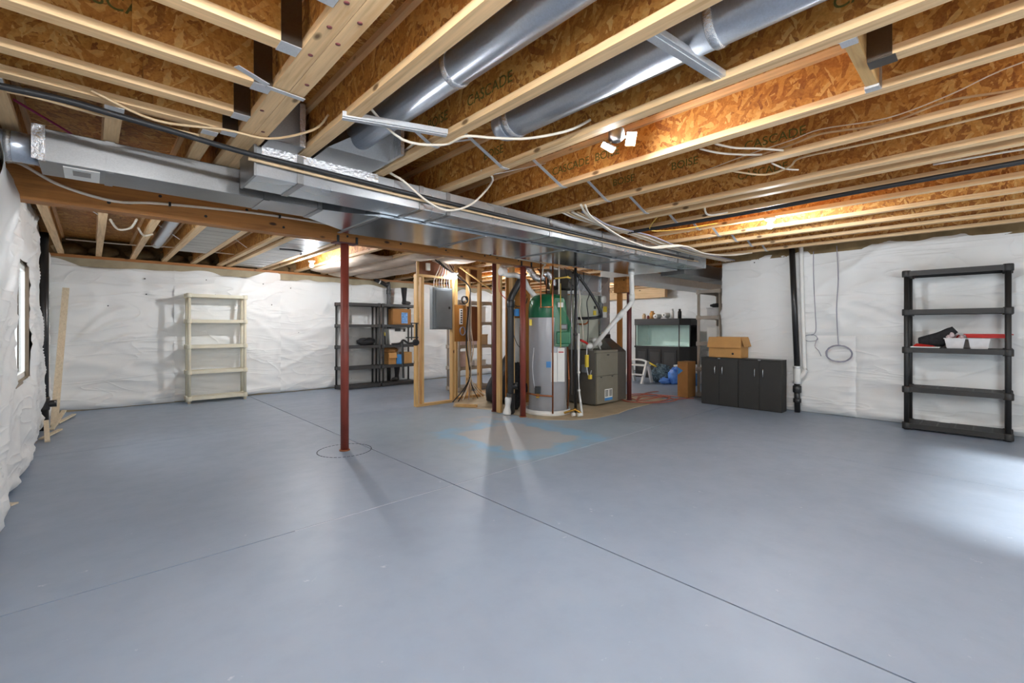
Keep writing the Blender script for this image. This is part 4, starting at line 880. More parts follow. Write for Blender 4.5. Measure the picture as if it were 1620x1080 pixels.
# white blanket sheet seen between studs below the panel is the back wall; telecom boards right of the panel
f2_ = thing('stud_frame', 'open stud frame right of the grey panel holding brown plywood boards', 'frame', (5.0, 6.62, 0))
for x in (4.80, 5.09, 5.36): MB().box(x, x + .04, 6.62, 6.71, .04, JB - .04).build('stud', 'stud_z', f2_)
MB().box(4.74, 5.45, 6.62, 6.71, 0.004, .044).build('bottom_plate', 'stud_x', f2_); MB().box(4.74, 5.45, 6.62, 6.71, JB - .04, JB - .002).build('top_plate', 'stud_x', f2_)
pb = thing('plywood_board', 'brown plywood backboard with wires and a white socket strip', 'board', (4.88, 6.60, 1.05))
MB().box(4.745, 5.02, 6.598, 6.618, 1.05, 1.71).build('board', 'ply', pb); MB().box(4.86, 4.92, 6.575, 6.598, 1.36, 1.64).build('socket_strip', 'white_plastic', pb)
q = MB()
for k in range(6): q.box(4.872, 4.908, 6.572, 6.576, 1.385 + .042 * k, 1.41 + .042 * k)
q.build('socket', 'grey_plastic', pb)
solo(MB().box(5.04, 5.28, 6.60, 6.618, 1.05, 1.69), 'plywood_board', 'ply_dark', 'darker plywood backboard beside the cable bundle', 'board')
pts = []
for k in range(40):
    a = 2 * math.pi * k / 13; pts.append((4.90 + .055 * math.cos(a), 6.575 - .001 * k, 1.24 + .075 * math.sin(a) + .002 * math.sin(k)))
solo(MB().tube(pts, .006, 6), 'cable_coil', 'cable_grey', 'small oval cable coil hung below the white socket strip', 'cable')
pts = []
for k in range(30):
    a = 2 * math.pi * k / 13; pts.append((4.93 + .06 * math.cos(a), 6.56 - .002 * k, 1.80 + .065 * math.sin(a)))
solo(MB().tube(pts, .009, 6), 'cable_coil', 'cable_black', 'round black cable loop above the plywood backboard', 'cable')
cbn = thing('cable_bundle', 'thick bundle of black and pale cables arching down past the plywood boards', 'cable', (5.03, 6.5, 0))
mats = ['cable_black', 'cable_black', 'cable_white', 'cable_grey', 'cable_tan', 'cable_black', 'cable_white', 'cable_white', 'cable_tan']
for k in range(9):
    o = .014 * (k - 4); w_ = rnd.uniform(-.03, .03)
    MB().tube([(4.15 + .05 * k, 6.30, 2.42), (4.35 + .04 * k, 6.36 + o, 2.30), (4.72, 6.45 + o, 2.22 + o), (4.95, 6.47 + o, 2.08 + o), (5.03 + o, 6.49 + o, 1.8), (5.03 + o, 6.53, 1.3), (5.06 + o * 1.5 + w_, 6.52, .9), (5.04 + w_, 6.5, .45), (5.02 + o * 3, 6.46, .2), (5.0 + o * 8, 6.38 + w_, .02)], .010 if k < 3 else .007, 6).build('cable', mats[k], cbn)
pw = thing('panel_wires', 'pale wires fanning down into the top of the grey panel', 'cable', (4.4, 6.45, 1.98))
for k in range(7):
    x = 4.24 + .05 * k; MB().tube([(4.30 + .02 * k, 6.34, 2.42), (x + .03, 6.40, 2.25), (x, 6.46, 2.12), (x + .005 * k, 6.48, 1.98)], .006, 6).build('wire', ['cable_white', 'cable_tan', 'cable_grey'][k % 3], pw)
gb = MB().bar((4.72, 6.40, 2.36), (5.40, 6.30, 1.98), .03, .02)
solo(gb, 'wood_brace', 'stud_x', 'slanting wood brace above the plywood backboards', 'brace')
solo(MB().box(4.75, 5.6, 6.86, 6.9, 2.18, JB - .003), 'plywood_board', 'ply_dark', 'dark board closing the bay above the plywood backboards', 'board')
# bottom plate strip along pad edge
solo(MB().box(4.36, 4.72, 5.98, 6.04, .004, .044, Matrix.Translation((4.5, 5.9, 0)) @ Matrix.Rotation(R(-52), 4, 'Z') @ Matrix.Translation((-4.55, -6.0, 0))), 'wood_plate', 'stud_x', 'loose wood plate at the edge of the bare slab', 'plank')
# things on the grey shelf behind
for x, z, w, h, mt, lb in ((5.62, 1.422, .28, .30, 'paper', 'white box on the upper board of the shelf behind the plywood'), (6.02, 1.422, .28, .34, 'paper', 'tall white box at right on the upper board of that shelf'), (5.72, .942, .44, .28, 'pink_box', 'pale pink storage box on the middle board behind the cables'), (6.12, .942, .2, .22, 'cable_tan', 'dull tan box on the middle board by the maroon post'), (5.62, .502, .32, .3, 'pink_box', 'pale box on the second board behind the cables'), (6.02, .502, .3, .12, 'white_plastic', 'flat white rack part on the second board')):
    t = thing('storage_box', lb, 'box', (x, 7.56, z))
    MB().box(-w / 2, w / 2, -.14, .14, 0, h - .03).build('box_body', mt, t, local=True, bevel=.006)
    MB().box(-w / 2 - .006, w / 2 + .006, -.146, .146, h - .03, h).build('lid', mt, t, local=True, bevel=.004)
t = thing('trash_bag', 'big black plastic bag slumped behind the brownish post', 'bag', (5.30, 5.86, 0))
m_ = MB(); nu, nv = 36, 22
for i in range(nv + 1):
    q = i / nv; z = .92 * q
    rr_ = (.02 if i == 0 else .40 * (1 - q) ** .55 * (.8 + .35 * math.sin(math.pi * min(1, q * 1.6)))) + .015
    for j in range(nu):
        a = 2 * math.pi * j / nu; dv = Vector((math.cos(a), math.sin(a), 0)); nn = noise.noise(Vector((math.cos(a) * 2.2, math.sin(a) * 2.2, z * 2.5))) * .22 + .08 * noise.noise(Vector((math.cos(a) * 7, math.sin(a) * 7, z * 6)))
        m_.v.append((5.30 + dv.x * rr_ * (1 + nn) + .10 * q, 5.86 + dv.y * rr_ * (1 + nn) * .8 - .08 * q, z + .004))
for i in range(nv):
    for j in range(nu): m_.f.append([i * nu + j, i * nu + (j + 1) % nu, (i + 1) * nu + (j + 1) % nu, (i + 1) * nu + j]); m_.sm.append(True)
m_.build('bag_body', 'bag_film', t)
MB().blob((5.41, 5.78, .93), (.05, .05, .07), .3, 3, 2, 12, 8).build('bag_neck', 'bag_film', t)
# studs and drain stack by the maroon post
for x, y, lb in ((4.555, 5.16, 'upright stud between the brownish post and the black drain pipe'), (4.75, 5.09, 'upright stud right of the black drain pipe')):
    solo(MB().box(x - .02, x + .02, y - .045, y + .045, .004, JB - .002), 'wall_stud', 'stud_z', lb, 'stud')
bd = thing('drain_pipe', 'black drain stack bending right at the top beside the water heater', 'pipe', (4.63, 4.97, 0))
MB().tube([(4.62, 4.975, .0), (4.62, 4.975, .6), (4.62, 4.975, 1.5), (4.62, 4.975, 1.72), (4.70, 4.92, 1.92), (4.79, 4.86, 2.13)], .05, 18).build('pipe', 'abs', bd)
MB().lathe((4.62, 4.975, 0), [(.06, .02), (.064, .03), (.064, .30), (.06, .31)], 18).lathe((4.62, 4.975, 0), [(.056, 1.60), (.06, 1.61), (.06, 1.70), (.056, 1.71)], 18).build('coupling', 'abs', bd)
MB().cyl((4.62, 4.975, .42), (4.70, 4.905, .42), .045, .05, 16).build('clean_out', 'abs', bd)
wt = MB()
wt.tube([(4.53, 4.96, .005), (4.54, 4.955, .12), (4.55, 4.95, .26)], lambda s: .055 - .015 * s + .008 * math.sin(9 * s), 12)
solo(wt, 'white_wrap', 'white_plastic', 'crumpled white plastic wrap leaning at the foot of the brownish post', 'wrap')
# water heater
wx, wy = 5.13, 4.69
wh = thing('water_heater', 'tall grey water heater with a green top and control housing', 'water heater', (wx, wy, 0))
MB().lathe((wx, wy, 0), [(.34, .004), (.345, .01), (.345, .075), (.335, .075), (.33, .02), (.01, .02)], 36).build('drain_pan', 'white_plastic', wh)
MB().lathe((wx, wy, 0), [(.28, .022), (.288, .03), (.288, 1.45), (.285, 1.462)], 40).build('tank', 'heater', wh)
gt_ = MB().lathe((wx, wy, 0), [(.292, 1.45), (.294, 1.458), (.292, 1.60), (.275, 1.70), (.22, 1.78), (.12, 1.81), (.02, 1.815)], 40).build('top_shroud', 'green', wh)
# housing on the front right side, facing the camera
dirv = Vector((wx, wy, 0)).normalized(); rt = Vector((dirv.y, -dirv.x, 0)); Mh = Matrix(((rt.x, dirv.x, 0, wx), (rt.y, dirv.y, 0, wy), (0, 0, 1, 0), (0, 0, 0, 1)))
hs = MB(); poly = [(.10, 1.02), (.30, 1.02), (.34, 1.10), (.34, 1.36), (.28, 1.50), (.24, 1.74), (.10, 1.74)]
vs = [Mh @ Vector((x, -.30 + (0.05 if z > 1.45 else 0), z)) for x, z in poly] + [Mh @ Vector((x, -.12, z)) for x, z in poly]; n = len(poly)
hs.add(vs, [tuple(range(n)), tuple(range(2 * n - 1, n - 1, -1))] + [(i, i + n, (i + 1) % n + n, (i + 1) % n) for i in range(n)])
hh = hs.build('control_housing', 'green', wh, bevel=.008)
MB().box(.13, .335, -.325, -.295, 1.06, 1.24, Mh).build('lower_cover', 'green', hh, bevel=.012)
MB().box(.19, .29, -.312, -.29, 1.27, 1.35, Mh).build('display', 'abs', hh); MB().box(.205, .275, -.316, -.312, 1.285, 1.335, Mh).build('display_screen', 'grey_panel', hh)
MB().box(.15, .23, -.262, -.245, 1.60, 1.67, Mh).build('name_plate', 'paper', hh)
MB().box(.05, .14, -.2945, -.283, .50, .93, Mh).box(.145, .25, -.262, -.23, .50, 1.0, Mh).build('paper_label', 'paper', wh)
MB().box(-.02, .05, -.2965, -.285, .71, .80, Mh).build('blue_sticker', 'blue_plastic', wh)
MB().box(.16, .235, -.266, -.22, .93, .945, Mh).build('warning_stripe', 'red_plastic', wh)
MB().box(-.272, -.235, -.2, -.14, 1.33, 1.42, Mh).build('yellow_tag', 'yellow', wh)
gv = MB().box(-.19, -.10, -.34, -.26, .33, .43, Mh).build('gas_valve', 'abs', wh, bevel=.008)
MB().box(-.17, -.12, -.35, -.33, .27, .33, Mh).build('valve_base', 'brass', gv)
def W(x, y, z): return tuple(Mh @ Vector((x, y, z)))
def pipe(pts, r, mat, label, name='pipe', n=9, sm=False, cat='pipe', group=None):
    t = thing(name, label, cat, pts[0], 0, group)
    MB().tube(pts, r, n, sm).build('pipe_run', mat, t)
    if not sm:
        q = MB()
        for p_ in pts[1:-1]: q.blob(p_, (r * 1.5, r * 1.5, r * 1.5), 0, 1, 0, 10, 8)
        if len(pts) > 2: q.build('fitting', mat, t)
    return t
pipe([W(.075, -.36, 2.2), W(.075, -.36, 1.6), W(.075, -.36, .045)], .012, 'copper', 'copper riser standing in front of the water heater', 'copper_pipe')
pipe([W(-.10, -.30, 2.25), W(-.10, -.30, 1.60), W(.075, -.35, 1.60)], .011, 'copper', 'copper pipe dropping to a bend over the green top', 'copper_pipe')
pipe([W(-.32, -.20, .32), W(-.15, -.36, .31), W(.075, -.37, .30)], .013, 'copper', 'copper pipe crossing the foot of the water heater', 'copper_pipe')
pipe([W(.17, -.18, 2.22), W(.17, -.18, 1.80)], .011, 'cable_white', 'pale tubing dropping into the heater top', 'water_pipe')
pipe([W(.19, -.26, 1.95), W(.19, -.30, 1.6), W(.19, -.345, 1.0)], .006, 'cable_yellow', 'thin pale tube hanging in front of the green housing', 'tube')
pipe([W(-.02, -.1, 1.78), W(-.02, -.1, 2.05), W(-.16, -.05, 2.2)], .012, 'copper', 'copper stub rising behind the green top', 'copper_pipe')
pipe([W(.05, -.15, 1.80), W(.05, -.15, 2.0), W(.11, -.15, 2.04)], .014, 'brass', 'brass fitting stub over the green top', 'brass_pipe')
pipe([W(.11, -.2, 2.03), W(.30, -.2, 2.05), W(.345, -.2, 2.03)], .012, 'cable_yellow', 'yellow gas tubing crossing above the heater', 'gas_pipe')
pipe([W(.345, -.2, 2.04), W(.355, -.2, 1.3), W(.36, -.2, .3)], .011, 'galv_dull', 'grey steel riser right of the green housing', 'steel_pipe')
pipe([W(.42, -.1, 2.2), W(.42, -.1, 1.2), W(.42, -.1, .02)], .022, 'abs', 'black steel riser between heater and furnace', 'steel_pipe')
pipe([W(.31, .1, 1.0), W(.33, .1, .5), W(.31, .1, .03)], .013, 'copper', 'copper pipe low at the right of the heater', 'copper_pipe')
pipe([W(.47, -.05, 1.21), W(.47, -.05, .62), W(.47, -.08, .35), W(.50, -.30, .05)], .017, 'pvc', 'white condensate riser left of the furnace', 'drain_tube')
pipe([W(.24, -.36, .06), W(.40, -.30, .10), W(.50, -.34, .045)], .016, 'brass', 'valve pipework on the slab by the heater foot', 'valve_pipe')
for i, (a, b) in enumerate(((.35, .39), (.43, .50))):
    solo(MB().cyl(W(a, -.42, .045), W(b, -.40, .05), .026, .026, 14), 'pipe_cap', 'pvc', ['white pipe end on the slab near the heater foot', 'white pipe end lying under the condensate riser'][i], 'pipe')
# small things on the left: dark gap, white tall objects
solo(MB().cyl((4.93, 5.20, .75), (4.93, 5.2, 1.45), .07, .07, 14), 'expansion_tank', 'white_plastic', 'white cylinder hanging behind the right stud', 'tank')
solo(MB().blob((4.93, 5.2, .4), (.12, .12, .42), .2, 3, 9, 14, 10, .95), 'dark_bag', 'black_cloth', 'black wrapped bundle behind the right stud', 'bag')
bb_ = thing('junction_box', 'small blue junction box beside the black drain stack', 'box', (4.77, 5.03, 1.48))
MB().box(4.74, 4.80, 4.99, 5.04, 1.48, 1.58).build('box_body', 'blue_plastic', bb_, bevel=.003); MB().box(4.73, 4.81, 4.985, 4.992, 1.475, 1.585).build('cover', 'blue_plastic', bb_)
pv = thing('vent_pipe', 'white plastic vent with a round elbow above the water heater', 'pipe', (4.60, 4.80, 1.72))
MB().tube([(4.86, 4.99, 2.29), (4.62, 5.02, 2.25), (4.50, 5.03, 2.20), (4.47, 5.0, 2.13), (4.52, 4.94, 2.08), (4.66, 4.88, 2.08), (4.80, 4.87, 2.02), (4.86, 4.84, 1.9), (5.0, 4.78, 1.74)], .038, 16).build('pipe', 'pvc', pv)
MB().lathe((4.475, 4.99, 2.13), [(.055, -.05), (.065, -.04), (.065, .04), (.055, .05)], 18, 0).build('elbow', 'pvc', pv)
fx = thing('flex_duct', 'crinkled silver flexible duct above the water heater', 'duct', (5.0, 4.9, 2.1))
MB().tube([(4.88, 5.02, 2.27), (4.97, 4.95, 2.24), (5.03, 4.88, 2.10), (5.12, 4.82, 2.06), (5.18, 4.76, 2.15), (5.24, 4.70, 2.06), (5.26, 4.70, 1.95)], lambda s: .055 + .006 * math.sin(s * 110), 16).build('hose', 'foil', fx)
dd_ = thing('dark_filler', 'tall dark box added between the water heater and the coil cabinet', 'duct', (5.84, 5.1, 0))  # added box standing in for the dark coil cabinet side and pipe
MB().box(5.70, 5.95, 4.98, 5.25, .03, 1.93).build('duct_body', 'furnace_dark', dd_, bevel=.004); MB().box(5.69, 5.96, 4.97, 5.26, 1.05, 1.09).build('drive_cleat', 'galv_dull', dd_)
solo(MB().box(5.05, 5.62, 5.55, 5.57, .005, 2.15), 'plywood_board', 'ply', 'brown plywood sheet standing behind the water heater', 'board')
for pts_, r_, mt_, lb_ in (([(5.62, 4.55, 2.2), (5.66, 4.5, 1.9), (5.60, 4.5, 1.6), (5.64, 4.48, 1.2), (5.62, 4.46, .8)], .006, 'cable_grey', 'thin grey wire hanging left of the coil cabinet'), ([(5.90, 4.6, 2.2), (5.86, 4.55, 2.0), (5.92, 4.5, 1.85), (5.86, 4.5, 1.7), (5.9, 4.5, 1.45), (5.88, 4.5, 1.05)], .008, 'cable_black', 'thin black wire looping beside the refrigerant line'), ([(5.3, 4.5, 2.214), (5.42, 4.48, 1.98), (5.56, 4.46, 1.96), (5.62, 4.45, 2.15)], .007, 'cable_black', 'black wire sagging between the heater and the plenum'), ([(4.66, 5.06, 1.7), (4.70, 4.92, 1.62), (4.82, 4.86, 1.66), (4.9, 4.9, 1.75)], .007, 'cable_black', 'black wire tied across the drain stack'), ([(4.66, 5.02, 1.35), (4.72, 4.94, 1.05), (4.80, 4.88, .98), (4.86, 4.9, 1.0)], .005, 'cable_black', 'thin black wire drooping beside the right stud'), ([(4.5, 5.1, 2.1), (4.49, 5.08, 1.85), (4.56, 5.0, 1.72)], .005, 'red_plastic', 'red wire beside the round white elbow')):
    pipe(pts_, r_, mt_, lb_, 'wire', 6, True, 'wire')
solo(MB().tube([W(-.2, -.31, 1.0), W(-.22, -.33, .7), W(-.19, -.35, .42)], .004, 5), 'wire', 'steel', 'thin bare wire running down the tank to the gas valve', 'wire')
# furnace
fx0, fx1, fy0, fy1 = 6.04, 6.66, 4.45, 5.25
fu = thing('furnace', 'grey-green steel furnace with two front panels on the bare slab', 'furnace', (6.35, 4.85, 0))
MB().box(fx0, fx1, fy0 + .02, fy1, .03, .92).build('casing', 'furnace_dark', fu, bevel=.006)
MB().box(fx0 - .004, fx1 + .004, fy0, fy0 + .03, .885, .92).build('top_trim', 'furnace', fu)
u_ = MB().box(fx0 + .012, fx1 - .012, fy0 - .012, fy0 + .02, .50, .88).build('upper_panel', 'furnace', fu, bevel=.006)
MB().box(6.33, 6.39, fy0 - .016, fy0 - .012, .835, .85).build('panel_latch', 'abs', u_)
l_ = MB().box(fx0 + .012, fx1 - .012, fy0 - .012, fy0 + .02, .04, .495).build('lower_panel', 'furnace', fu, bevel=.006)
MB().box(6.26, 6.48, fy0 - .0145, fy0 - .012, .08, .27).build('energy_label', 'paper', l_)
MB().box(6.26, 6.48, fy0 - .017, fy0 - .0145, .08, .125).build('blue_strip', 'blue_plastic', l_)
q = MB()
for k in range(5): q.box(6.275, 6.355, fy0 - .017, fy0 - .0145, .15 + .022 * k, .162 + .022 * k).box(6.39, 6.465, fy0 - .017, fy0 - .0145, .15 + .022 * k, .162 + .022 * k)
q.build('label_text', 'ink', l_)
MB().box(6.14, 6.18, fy0 - .018, fy0 - .012, .47, .485).box(6.46, 6.50, fy0 - .018, fy0 - .012, .47, .485).build('screw_tab', 'abs', l_)
MB().box(fx0 - .05, fx0, 4.62, 4.72, .55, .68).build('gas_control', 'grey_panel', fu, bevel=.008)
cc = thing('coil_cabinet', 'pale grey-green coil cabinet with a round-cornered door above the furnace', 'air conditioner', (6.35, 5.1, .95))
MB().box(5.98, 6.66, 4.83, 5.42, .93, 1.86).build('casing', 'coil_cab', cc, bevel=.006)
MB().box(6.14, 6.63, 4.815, 4.832, 1.0, 1.80).build('door', 'coil_cab', cc, bevel=.008)
MB().box(6.45, 6.53, 4.808, 4.815, 1.52, 1.60).build('orange_sticker', 'yellow', cc)
MB().box(6.47, 6.52, 4.806, 4.815, 1.63, 1.68).build('name_badge', 'ink', cc)
MB().box(5.975, 6.665, 4.81, 4.86, 1.86, 1.93).build('foil_band', 'foil', cc)
pl = thing('plenum', 'tall galvanised plenum rising from the coil cabinet to the main ducts', 'duct', (6.4, 5.1, 1.93))
MB().hexa([(5.98, 4.83, 1.93), (6.66, 4.83, 1.93), (6.66, 5.42, 1.93), (5.98, 5.42, 1.93)], [(5.98, 4.83, 2.213), (6.66, 4.83, 2.213), (6.66, 5.42, 2.40), (5.98, 5.42, 2.40)]).build('plenum_body', 'galv', pl)
MB().hexa([(5.78, 4.83, 1.97), (5.978, 4.83, 1.93), (5.978, 5.3, 1.93), (5.78, 5.3, 1.97)], [(5.55, 4.60, 2.213), (5.978, 4.83, 2.213), (5.978, 5.3, 2.3), (5.55, 5.3, 2.3)]).build('dark_hood', 'furnace_dark', pl)
rd_ = thing('return_duct', 'dark return air box standing at the right side of the furnace', 'duct', (6.86, 4.85, 0))
MB().box(6.67, 7.0, 4.5, 5.3, .03, .88).build('lower_box', 'furnace_dark', rd_, bevel=.006)
MB().hexa([(6.67, 4.5, .88), (7.0, 4.5, .88), (7.0, 5.3, .88), (6.67, 5.3, .88)], [(6.67, 4.8, 1.12), (6.93, 4.8, 1.12), (6.93, 5.3, 1.12), (6.67, 5.3, 1.12)]).build('sloped_section', 'galv_dull', rd_)
MB().box(6.67, 6.93, 4.8, 5.3, 1.12, 2.21).build('riser', 'galv', rd_)
MB().box(6.67, 6.935, 4.79, 5.31, 1.10, 1.18).build('black_tape', 'abs', rd_)
tg = thing('paper_tag', 'white paper tag with a yellow-green label hanging on the return duct', 'tag', (6.75, 4.78, 1.5))
MB().box(6.69, 6.80, 4.775, 4.789, 1.48, 1.66).build('card', 'paper', tg); MB().box(6.69, 6.80, 4.771, 4.775, 1.58, 1.68).build('yellow_label', 'yellow', tg)
MB().blob((6.70, 4.77, 1.80), (.07, .03, .07), .5, 4, 4, 12, 8).build('crumpled_paper', 'white_plastic', tg)
vp = thing('exhaust_pipe', 'large white plastic exhaust pipe bending diagonally down to the furnace', 'pipe', (6.3, 4.0, .92))
MB().tube([(6.31, 3.96, 2.24), (6.315, 3.955, 1.9), (6.32, 3.95, 1.76), (6.30, 3.97, 1.68), (6.24, 4.03, 1.58), (6.05, 4.22, 1.28), (6.02, 4.42, 1.06), (6.10, 4.6, .96), (6.12, 4.62, .92)], .038, 18).build('pipe', 'pvc', vp)
q = MB().cyl((6.315, 3.955, 1.72), (6.315, 3.955, 1.83), .047, .047, 18).cyl((6.23, 4.04, 1.565), (6.16, 4.11, 1.455), .047, .047, 18).cyl((6.31, 3.96, 2.14), (6.31, 3.96, 2.215), .05, .05, 18)
q.build('coupling', 'pvc', vp)
pipe([(6.36, 4.62, .92), (6.36, 4.62, 1.03), (6.36, 4.72, 1.08), (6.36, 4.83, 1.08)], .035, 'pvc', 'short white elbow on top of the furnace', 'vent_elbow', 14)
pipe([(5.70, 4.66, 2.20), (5.76, 4.61, 2.15), (5.92, 4.46, 1.84), (6.05, 4.36, 1.53), (6.05, 4.42, 1.47), (5.96, 4.52, 1.455), (5.97, 4.80, 1.455)], .024, 'cable_black', 'black insulated refrigerant line bending down to the coil cabinet', 'refrigerant_line', 10, True)
pipe([(6.06, 4.62, 1.41), (5.98, 4.62, 1.36), (6.0, 4.80, 1.36)], .014, 'copper', 'bare copper stubs at the coil cabinet', 'copper_pipe', 8, True)
pipe([(6.56, 4.78, 1.86), (6.56, 4.77, .95)], .008, 'abs', 'thin dark conduit in front of the coil door', 'conduit')
pipe([(5.80, 4.63, 2.0), (5.82, 4.6, 1.75), (5.80, 4.6, 1.55), (5.85, 4.58, 1.35), (5.86, 4.57, 1.0)], .009, 'cable_white', 'wavy white wire beside the coil cabinet', 'wire', 6, True)
for k, (a, b, z0, z1, mt, lb) in enumerate(((5.86, 4.50, .66, .86, 'yellow', 'yellow gas valve body left of the furnace'), (5.88, 4.45, .47, .54, 'yellow', 'yellow tag hanging low left of the furnace'))):
    solo(MB().box(a - .03, a + .03, b - .02, b + .02, z0, z1), 'gas_valve', mt, lb, 'valve', bevel=.006)
pipe([(5.86, 4.50, 1.0), (5.86, 4.50, .66), (5.88, 4.47, .5), (5.98, 4.50, .6)], .008, 'steel', 'looping steel gas line left of the furnace', 'gas_pipe', 8, True)
pipe([(5.72, 4.52, 1.1), (5.85, 4.50, 1.05), (5.97, 4.56, 1.0)], .02, 'red_plastic', 'red hose ends above the gas valve', 'hose', 10, True)
solo(MB().blob((5.93, 4.5, 1.0), (.06, .05, .05), .3, 3, 3, 12, 8), 'motor_cover', 'white_plastic', 'white blower fitting above the gas valve', 'fitting')
solo(MB().box(5.88, 6.0, 4.40, 4.50, .001, .005), 'loose_leaf', 'paper', 'scrap of paper on the bare slab by the furnace', 'paper') if False else None
for x, y, lb in ((7.02, 4.62, 'upright wood stud right of the return duct'),):
    solo(MB().box(x, x + .05, y, y + .09, 0.004, JB - .25), 'wall_stud', 'lvl_z', lb, 'stud')
solo(MB().box(6.94, 7.14, 4.45, 4.72, 1.93, 2.21), 'wood_block', 'lvl_x', 'dark wood blocking above the stud right of the furnace', 'block')
#SECTION far corner
# aquarium on its stand, front facing -X with a chamfered right end
aq = thing('aquarium', 'large empty aquarium with a black stand and hood in the far corner', 'aquarium', (10.9, 5.9, 0))
pl_ = [(10.62, 6.55), (10.62, 5.32), (10.80, 5.12), (11.25, 5.12), (11.25, 6.55)]
def inset(d): return [(10.62 + d, 6.55 - d), (10.62 + d, 5.32 + d * .5), (10.80 + d * .6, 5.12 + d), (11.25 - d, 5.12 + d), (11.25 - d, 6.55 - d)]
MB().prism(pl_, 2, .0, .80).build('stand', 'black_plastic', aq, bevel=.006)
MB().prism(inset(-.015), 2, .78, .83).build('stand_rim', 'black_plastic', aq)
for a, b in ((5.38, 5.76), (5.80, 6.15), (6.19, 6.5)):
    d_ = MB().box(10.604, 10.62, a, b, .12, .74).build('stand_door', 'black_plastic', aq, bevel=.004); MB().box(10.598, 10.604, a + .05, b - .05, .18, .68).build('raised_panel', 'grey_plastic', d_, bevel=.004)
MB().prism(inset(-.015), 2, 1.37, 1.535).build('hood', 'black_plastic', aq, bevel=.006)
o_ = inset(.01); n = 5
for i in range(n):
    a, b = Vector((*o_[i], 0)), Vector((*o_[(i + 1) % n], 0))
    MB().bar(a + Vector((0, 0, 1.10)), b + Vector((0, 0, 1.10)), .012, .54).build('glass_pane', 'aqua', aq)
MB().box(11.20, 11.235, 5.17, 6.52, .83, 1.37).box(10.66, 11.2, 6.505, 6.52, .83, 1.37).box(10.86, 11.2, 5.15, 5.165, .83, 1.37).build('back_panel', 'aqua_back', aq)
MB().prism(inset(.03), 2, .83, .836).build('tank_floor', 'aqua_back', aq)
q = MB()
for i in range(n): q.bar((*o_[i], .83), (*o_[i], 1.37), .02, .02)
q.build('corner_trim', 'black_plastic', aq)
zt2 = 1.536
for i, (y, r, h, mt, nm, lb, ct) in enumerate(((6.42, .05, .14, 'cable_tan', 'jar', 'small pale jar at the left end of the aquarium hood', 'jar'), (6.18, .07, .20, 'cardboard', 'canister', 'orange canister on the aquarium hood', 'canister'), (5.62, .05, .24, 'white_plastic', 'bottle', 'white bottle on the right of the aquarium hood', 'bottle'), (5.42, .045, .23, 'abs', 'can', 'tall dark can near the right end of the aquarium hood', 'can'), (6.30, .035, .09, 'maroon', 'jar', 'small dark jar between the yellow jar and the orange canister', 'jar'), (5.86, .05, .08, 'grey_plastic', 'jar', 'low grey jar between two white rolls', 'jar'))):
    t = thing(nm, lb, ct, (10.85, y, zt2)); MB().lathe((10.85, y, zt2), [(r, 0), (r, h * .75), (r * .6, h * .85), (r * .55, h)], 16).build('body', mt, t); MB().lathe((10.85, y, zt2), [(r * .62, h * .86), (r * .62, h * 1.04)], 14).build('cap', mt, t)
for y, lb in ((6.02, 'white paper roll lying at left on the aquarium hood'), (5.78, 'white paper roll raised at right on the aquarium hood')):
    t = thing('paper_roll', lb, 'roll', (10.85, y, zt2), 0, 'paper rolls on the hood'); z = zt2 + .062 + (.03 if y < 5.9 else 0)
    MB().lathe((10.72, y, z), [(.02, 0), (.06, 0), (.062, .01), (.062, .25), (.02, .25)], 20, 0).build('roll', 'paper', t); MB().lathe((10.718, y, z), [(.018, 0), (.018, .2)], 12, 0).build('core', 'ink', t)
solo(MB().box(10.78, 10.92, 5.74, 5.90, zt2, zt2 + .03), 'tray', 'frosted', 'flat tray under the raised paper roll on the hood', 'tray')
# folding step stool in white
ss = thing('step_stool', 'white two-step folding stool on the floor before the aquarium', 'stool', (9.5, 5.75, 0))
for y in (5.56, 6.02):
    MB().bar((9.30, y, 0), (9.52, y, .50), .075, .045, (0, 1, 0)).build('leg', 'white_plastic', ss); MB().bar((9.74, y, 0), (9.54, y, .50), .075, .045, (0, 1, 0)).build('leg', 'white_plastic', ss)
MB().box(9.42, 9.66, 5.53, 6.05, .40, .43).build('step', 'white_plastic', ss, bevel=.006); MB().box(9.30, 9.46, 5.56, 6.02, .19, .215).build('step', 'white_plastic', ss, bevel=.006)
MB().tube([(9.53, 5.56, .50), (9.53, 5.7, .54), (9.53, 5.9, .54), (9.53, 6.02, .50)], .022, 10).build('grab_rail', 'white_plastic', ss)
# piles by the aquarium
solo(MB().blob((9.95, 5.42, .20), (.22, .24, .22), .4, 3, 11, 24, 16, .9), 'laundry_pile', 'patterned', 'heap of dark patterned cloth before the aquarium', 'cloth')
solo(MB().box(-.03, .03, -.14, .14, 0, .03, Matrix.Translation((9.82, 5.62, .42)) @ Matrix.Rotation(R(24), 4, 'X')), 'yellow_pad', 'yellow', 'yellow sponge mop head on the patterned heap', 'pad', bevel=.01)
t = thing('plastic_bag', 'blue plastic bag standing on the floor before the aquarium', 'bag', (9.85, 5.05, 0)); MB().blob((9.85, 5.05, .17), (.13, .14, .19), .3, 3, 5, 20, 14, .88).build('bag_body', 'blue_bag', t); MB().blob((9.85, 5.0, .36), (.04, .05, .05), .3, 4, 6, 10, 8).build('bag_knot', 'blue_bag', t)
solo(MB().blob((9.72, 5.22, .07), (.09, .12, .08), .4, 3, 15, 16, 10, .85), 'plastic_bag', 'blue_bag', 'small slumped blue bag beside the larger blue bag', 'bag')
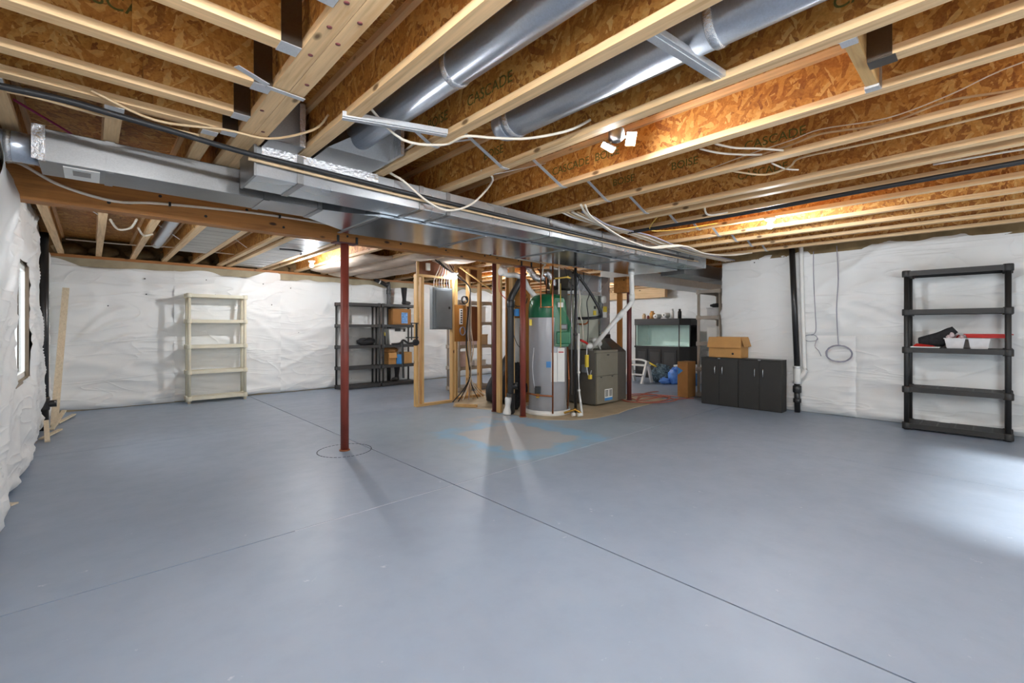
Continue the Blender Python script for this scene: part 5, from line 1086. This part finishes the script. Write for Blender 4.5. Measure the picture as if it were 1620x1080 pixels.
t = thing('wipes_tub', 'light blue and white tub on the floor left of the tall cardboard box', 'tub', (9.9, 4.66, 0)); MB().lathe((9.9, 4.66, 0), [(.10, 0), (.11, .01), (.115, .27), (.11, .28)], 20).build('tub', 'blue_plastic', t); MB().lathe((9.9, 4.66, 0), [(.117, .28), (.117, .31), (.10, .315)], 20).build('tub_lid', 'white_plastic', t)
t = thing('tote_bin', 'clear pale tote on the floor behind the blue bag', 'bin', (10.35, 4.85, 0)); MB().hexa([(10.15, 4.5, .02), (10.55, 4.5, .02), (10.55, 5.15, .02), (10.15, 5.15, .02)], [(10.12, 4.46, .38), (10.58, 4.46, .38), (10.58, 5.18, .38), (10.12, 5.18, .38)]).build('tote_body', 'frosted', t, bevel=.01); MB().box(10.1, 10.6, 4.44, 5.2, .38, .42).build('tote_lid', 'white_plastic', t, bevel=.006)
# taupe shelf contents
for z, h, mt, y, lb in ((1.521, .16, 'frosted', 3.48, 'pale bin under a dark cloth on the taupe shelf'), (1.031, .30, 'white_plastic', 3.48, 'white slatted box on the taupe shelf'), (.551, .30, 'paper', 3.48, 'white bag-like box low on the taupe shelf')):
    t = thing('storage_box', lb, 'box', (8.75, y + .13, z)); MB().box(8.55, 8.98, y, y + .25, z, z + h - .02).build('box_body', mt, t, bevel=.01); MB().box(8.54, 8.99, y - .01, y + .26, z + h - .02, z + h).build('lid', mt, t, bevel=.004)
solo(MB().blob((8.75, 3.6, 1.72), (.22, .12, .045), .3, 4, 3, 18, 10, .8), 'folded_cloth', 'black_cloth', 'dark folded cloth on the upper bin of the taupe shelf', 'cloth')
solo(MB().blob((8.62, 3.64, 1.13), (.10, .1, .10), .4, 4, 6, 14, 10, .8), 'tool_case', 'abs', 'black tool bundle on the taupe shelf above the cardboard box', 'tool') if False else None
# orange cord heap
pts = []; r2 = random.Random(3)
for k in range(46):
    a = k * .62; q = .32 + .24 * math.sin(k * .41); pts.append((7.42 + q * 1.35 * math.cos(a) + .16 * math.sin(k * .21), 4.28 + q * .9 * math.sin(a), .012 + .006 * (k % 5)))
pts = [(8.05, 3.75, .012), (7.9, 3.85, .012), (7.7, 3.95, .012)] + pts + [(7.6, 4.6, .012), (8.1, 4.7, .012), (8.4, 4.65, .012)]
solo(MB().tube(pts, .009, 6), 'extension_cord', 'orange_cord', 'tangled orange extension cord on the floor right of the furnace', 'cord')
for o in bpy.data.objects:
    if '_o' in o: del o['_o']
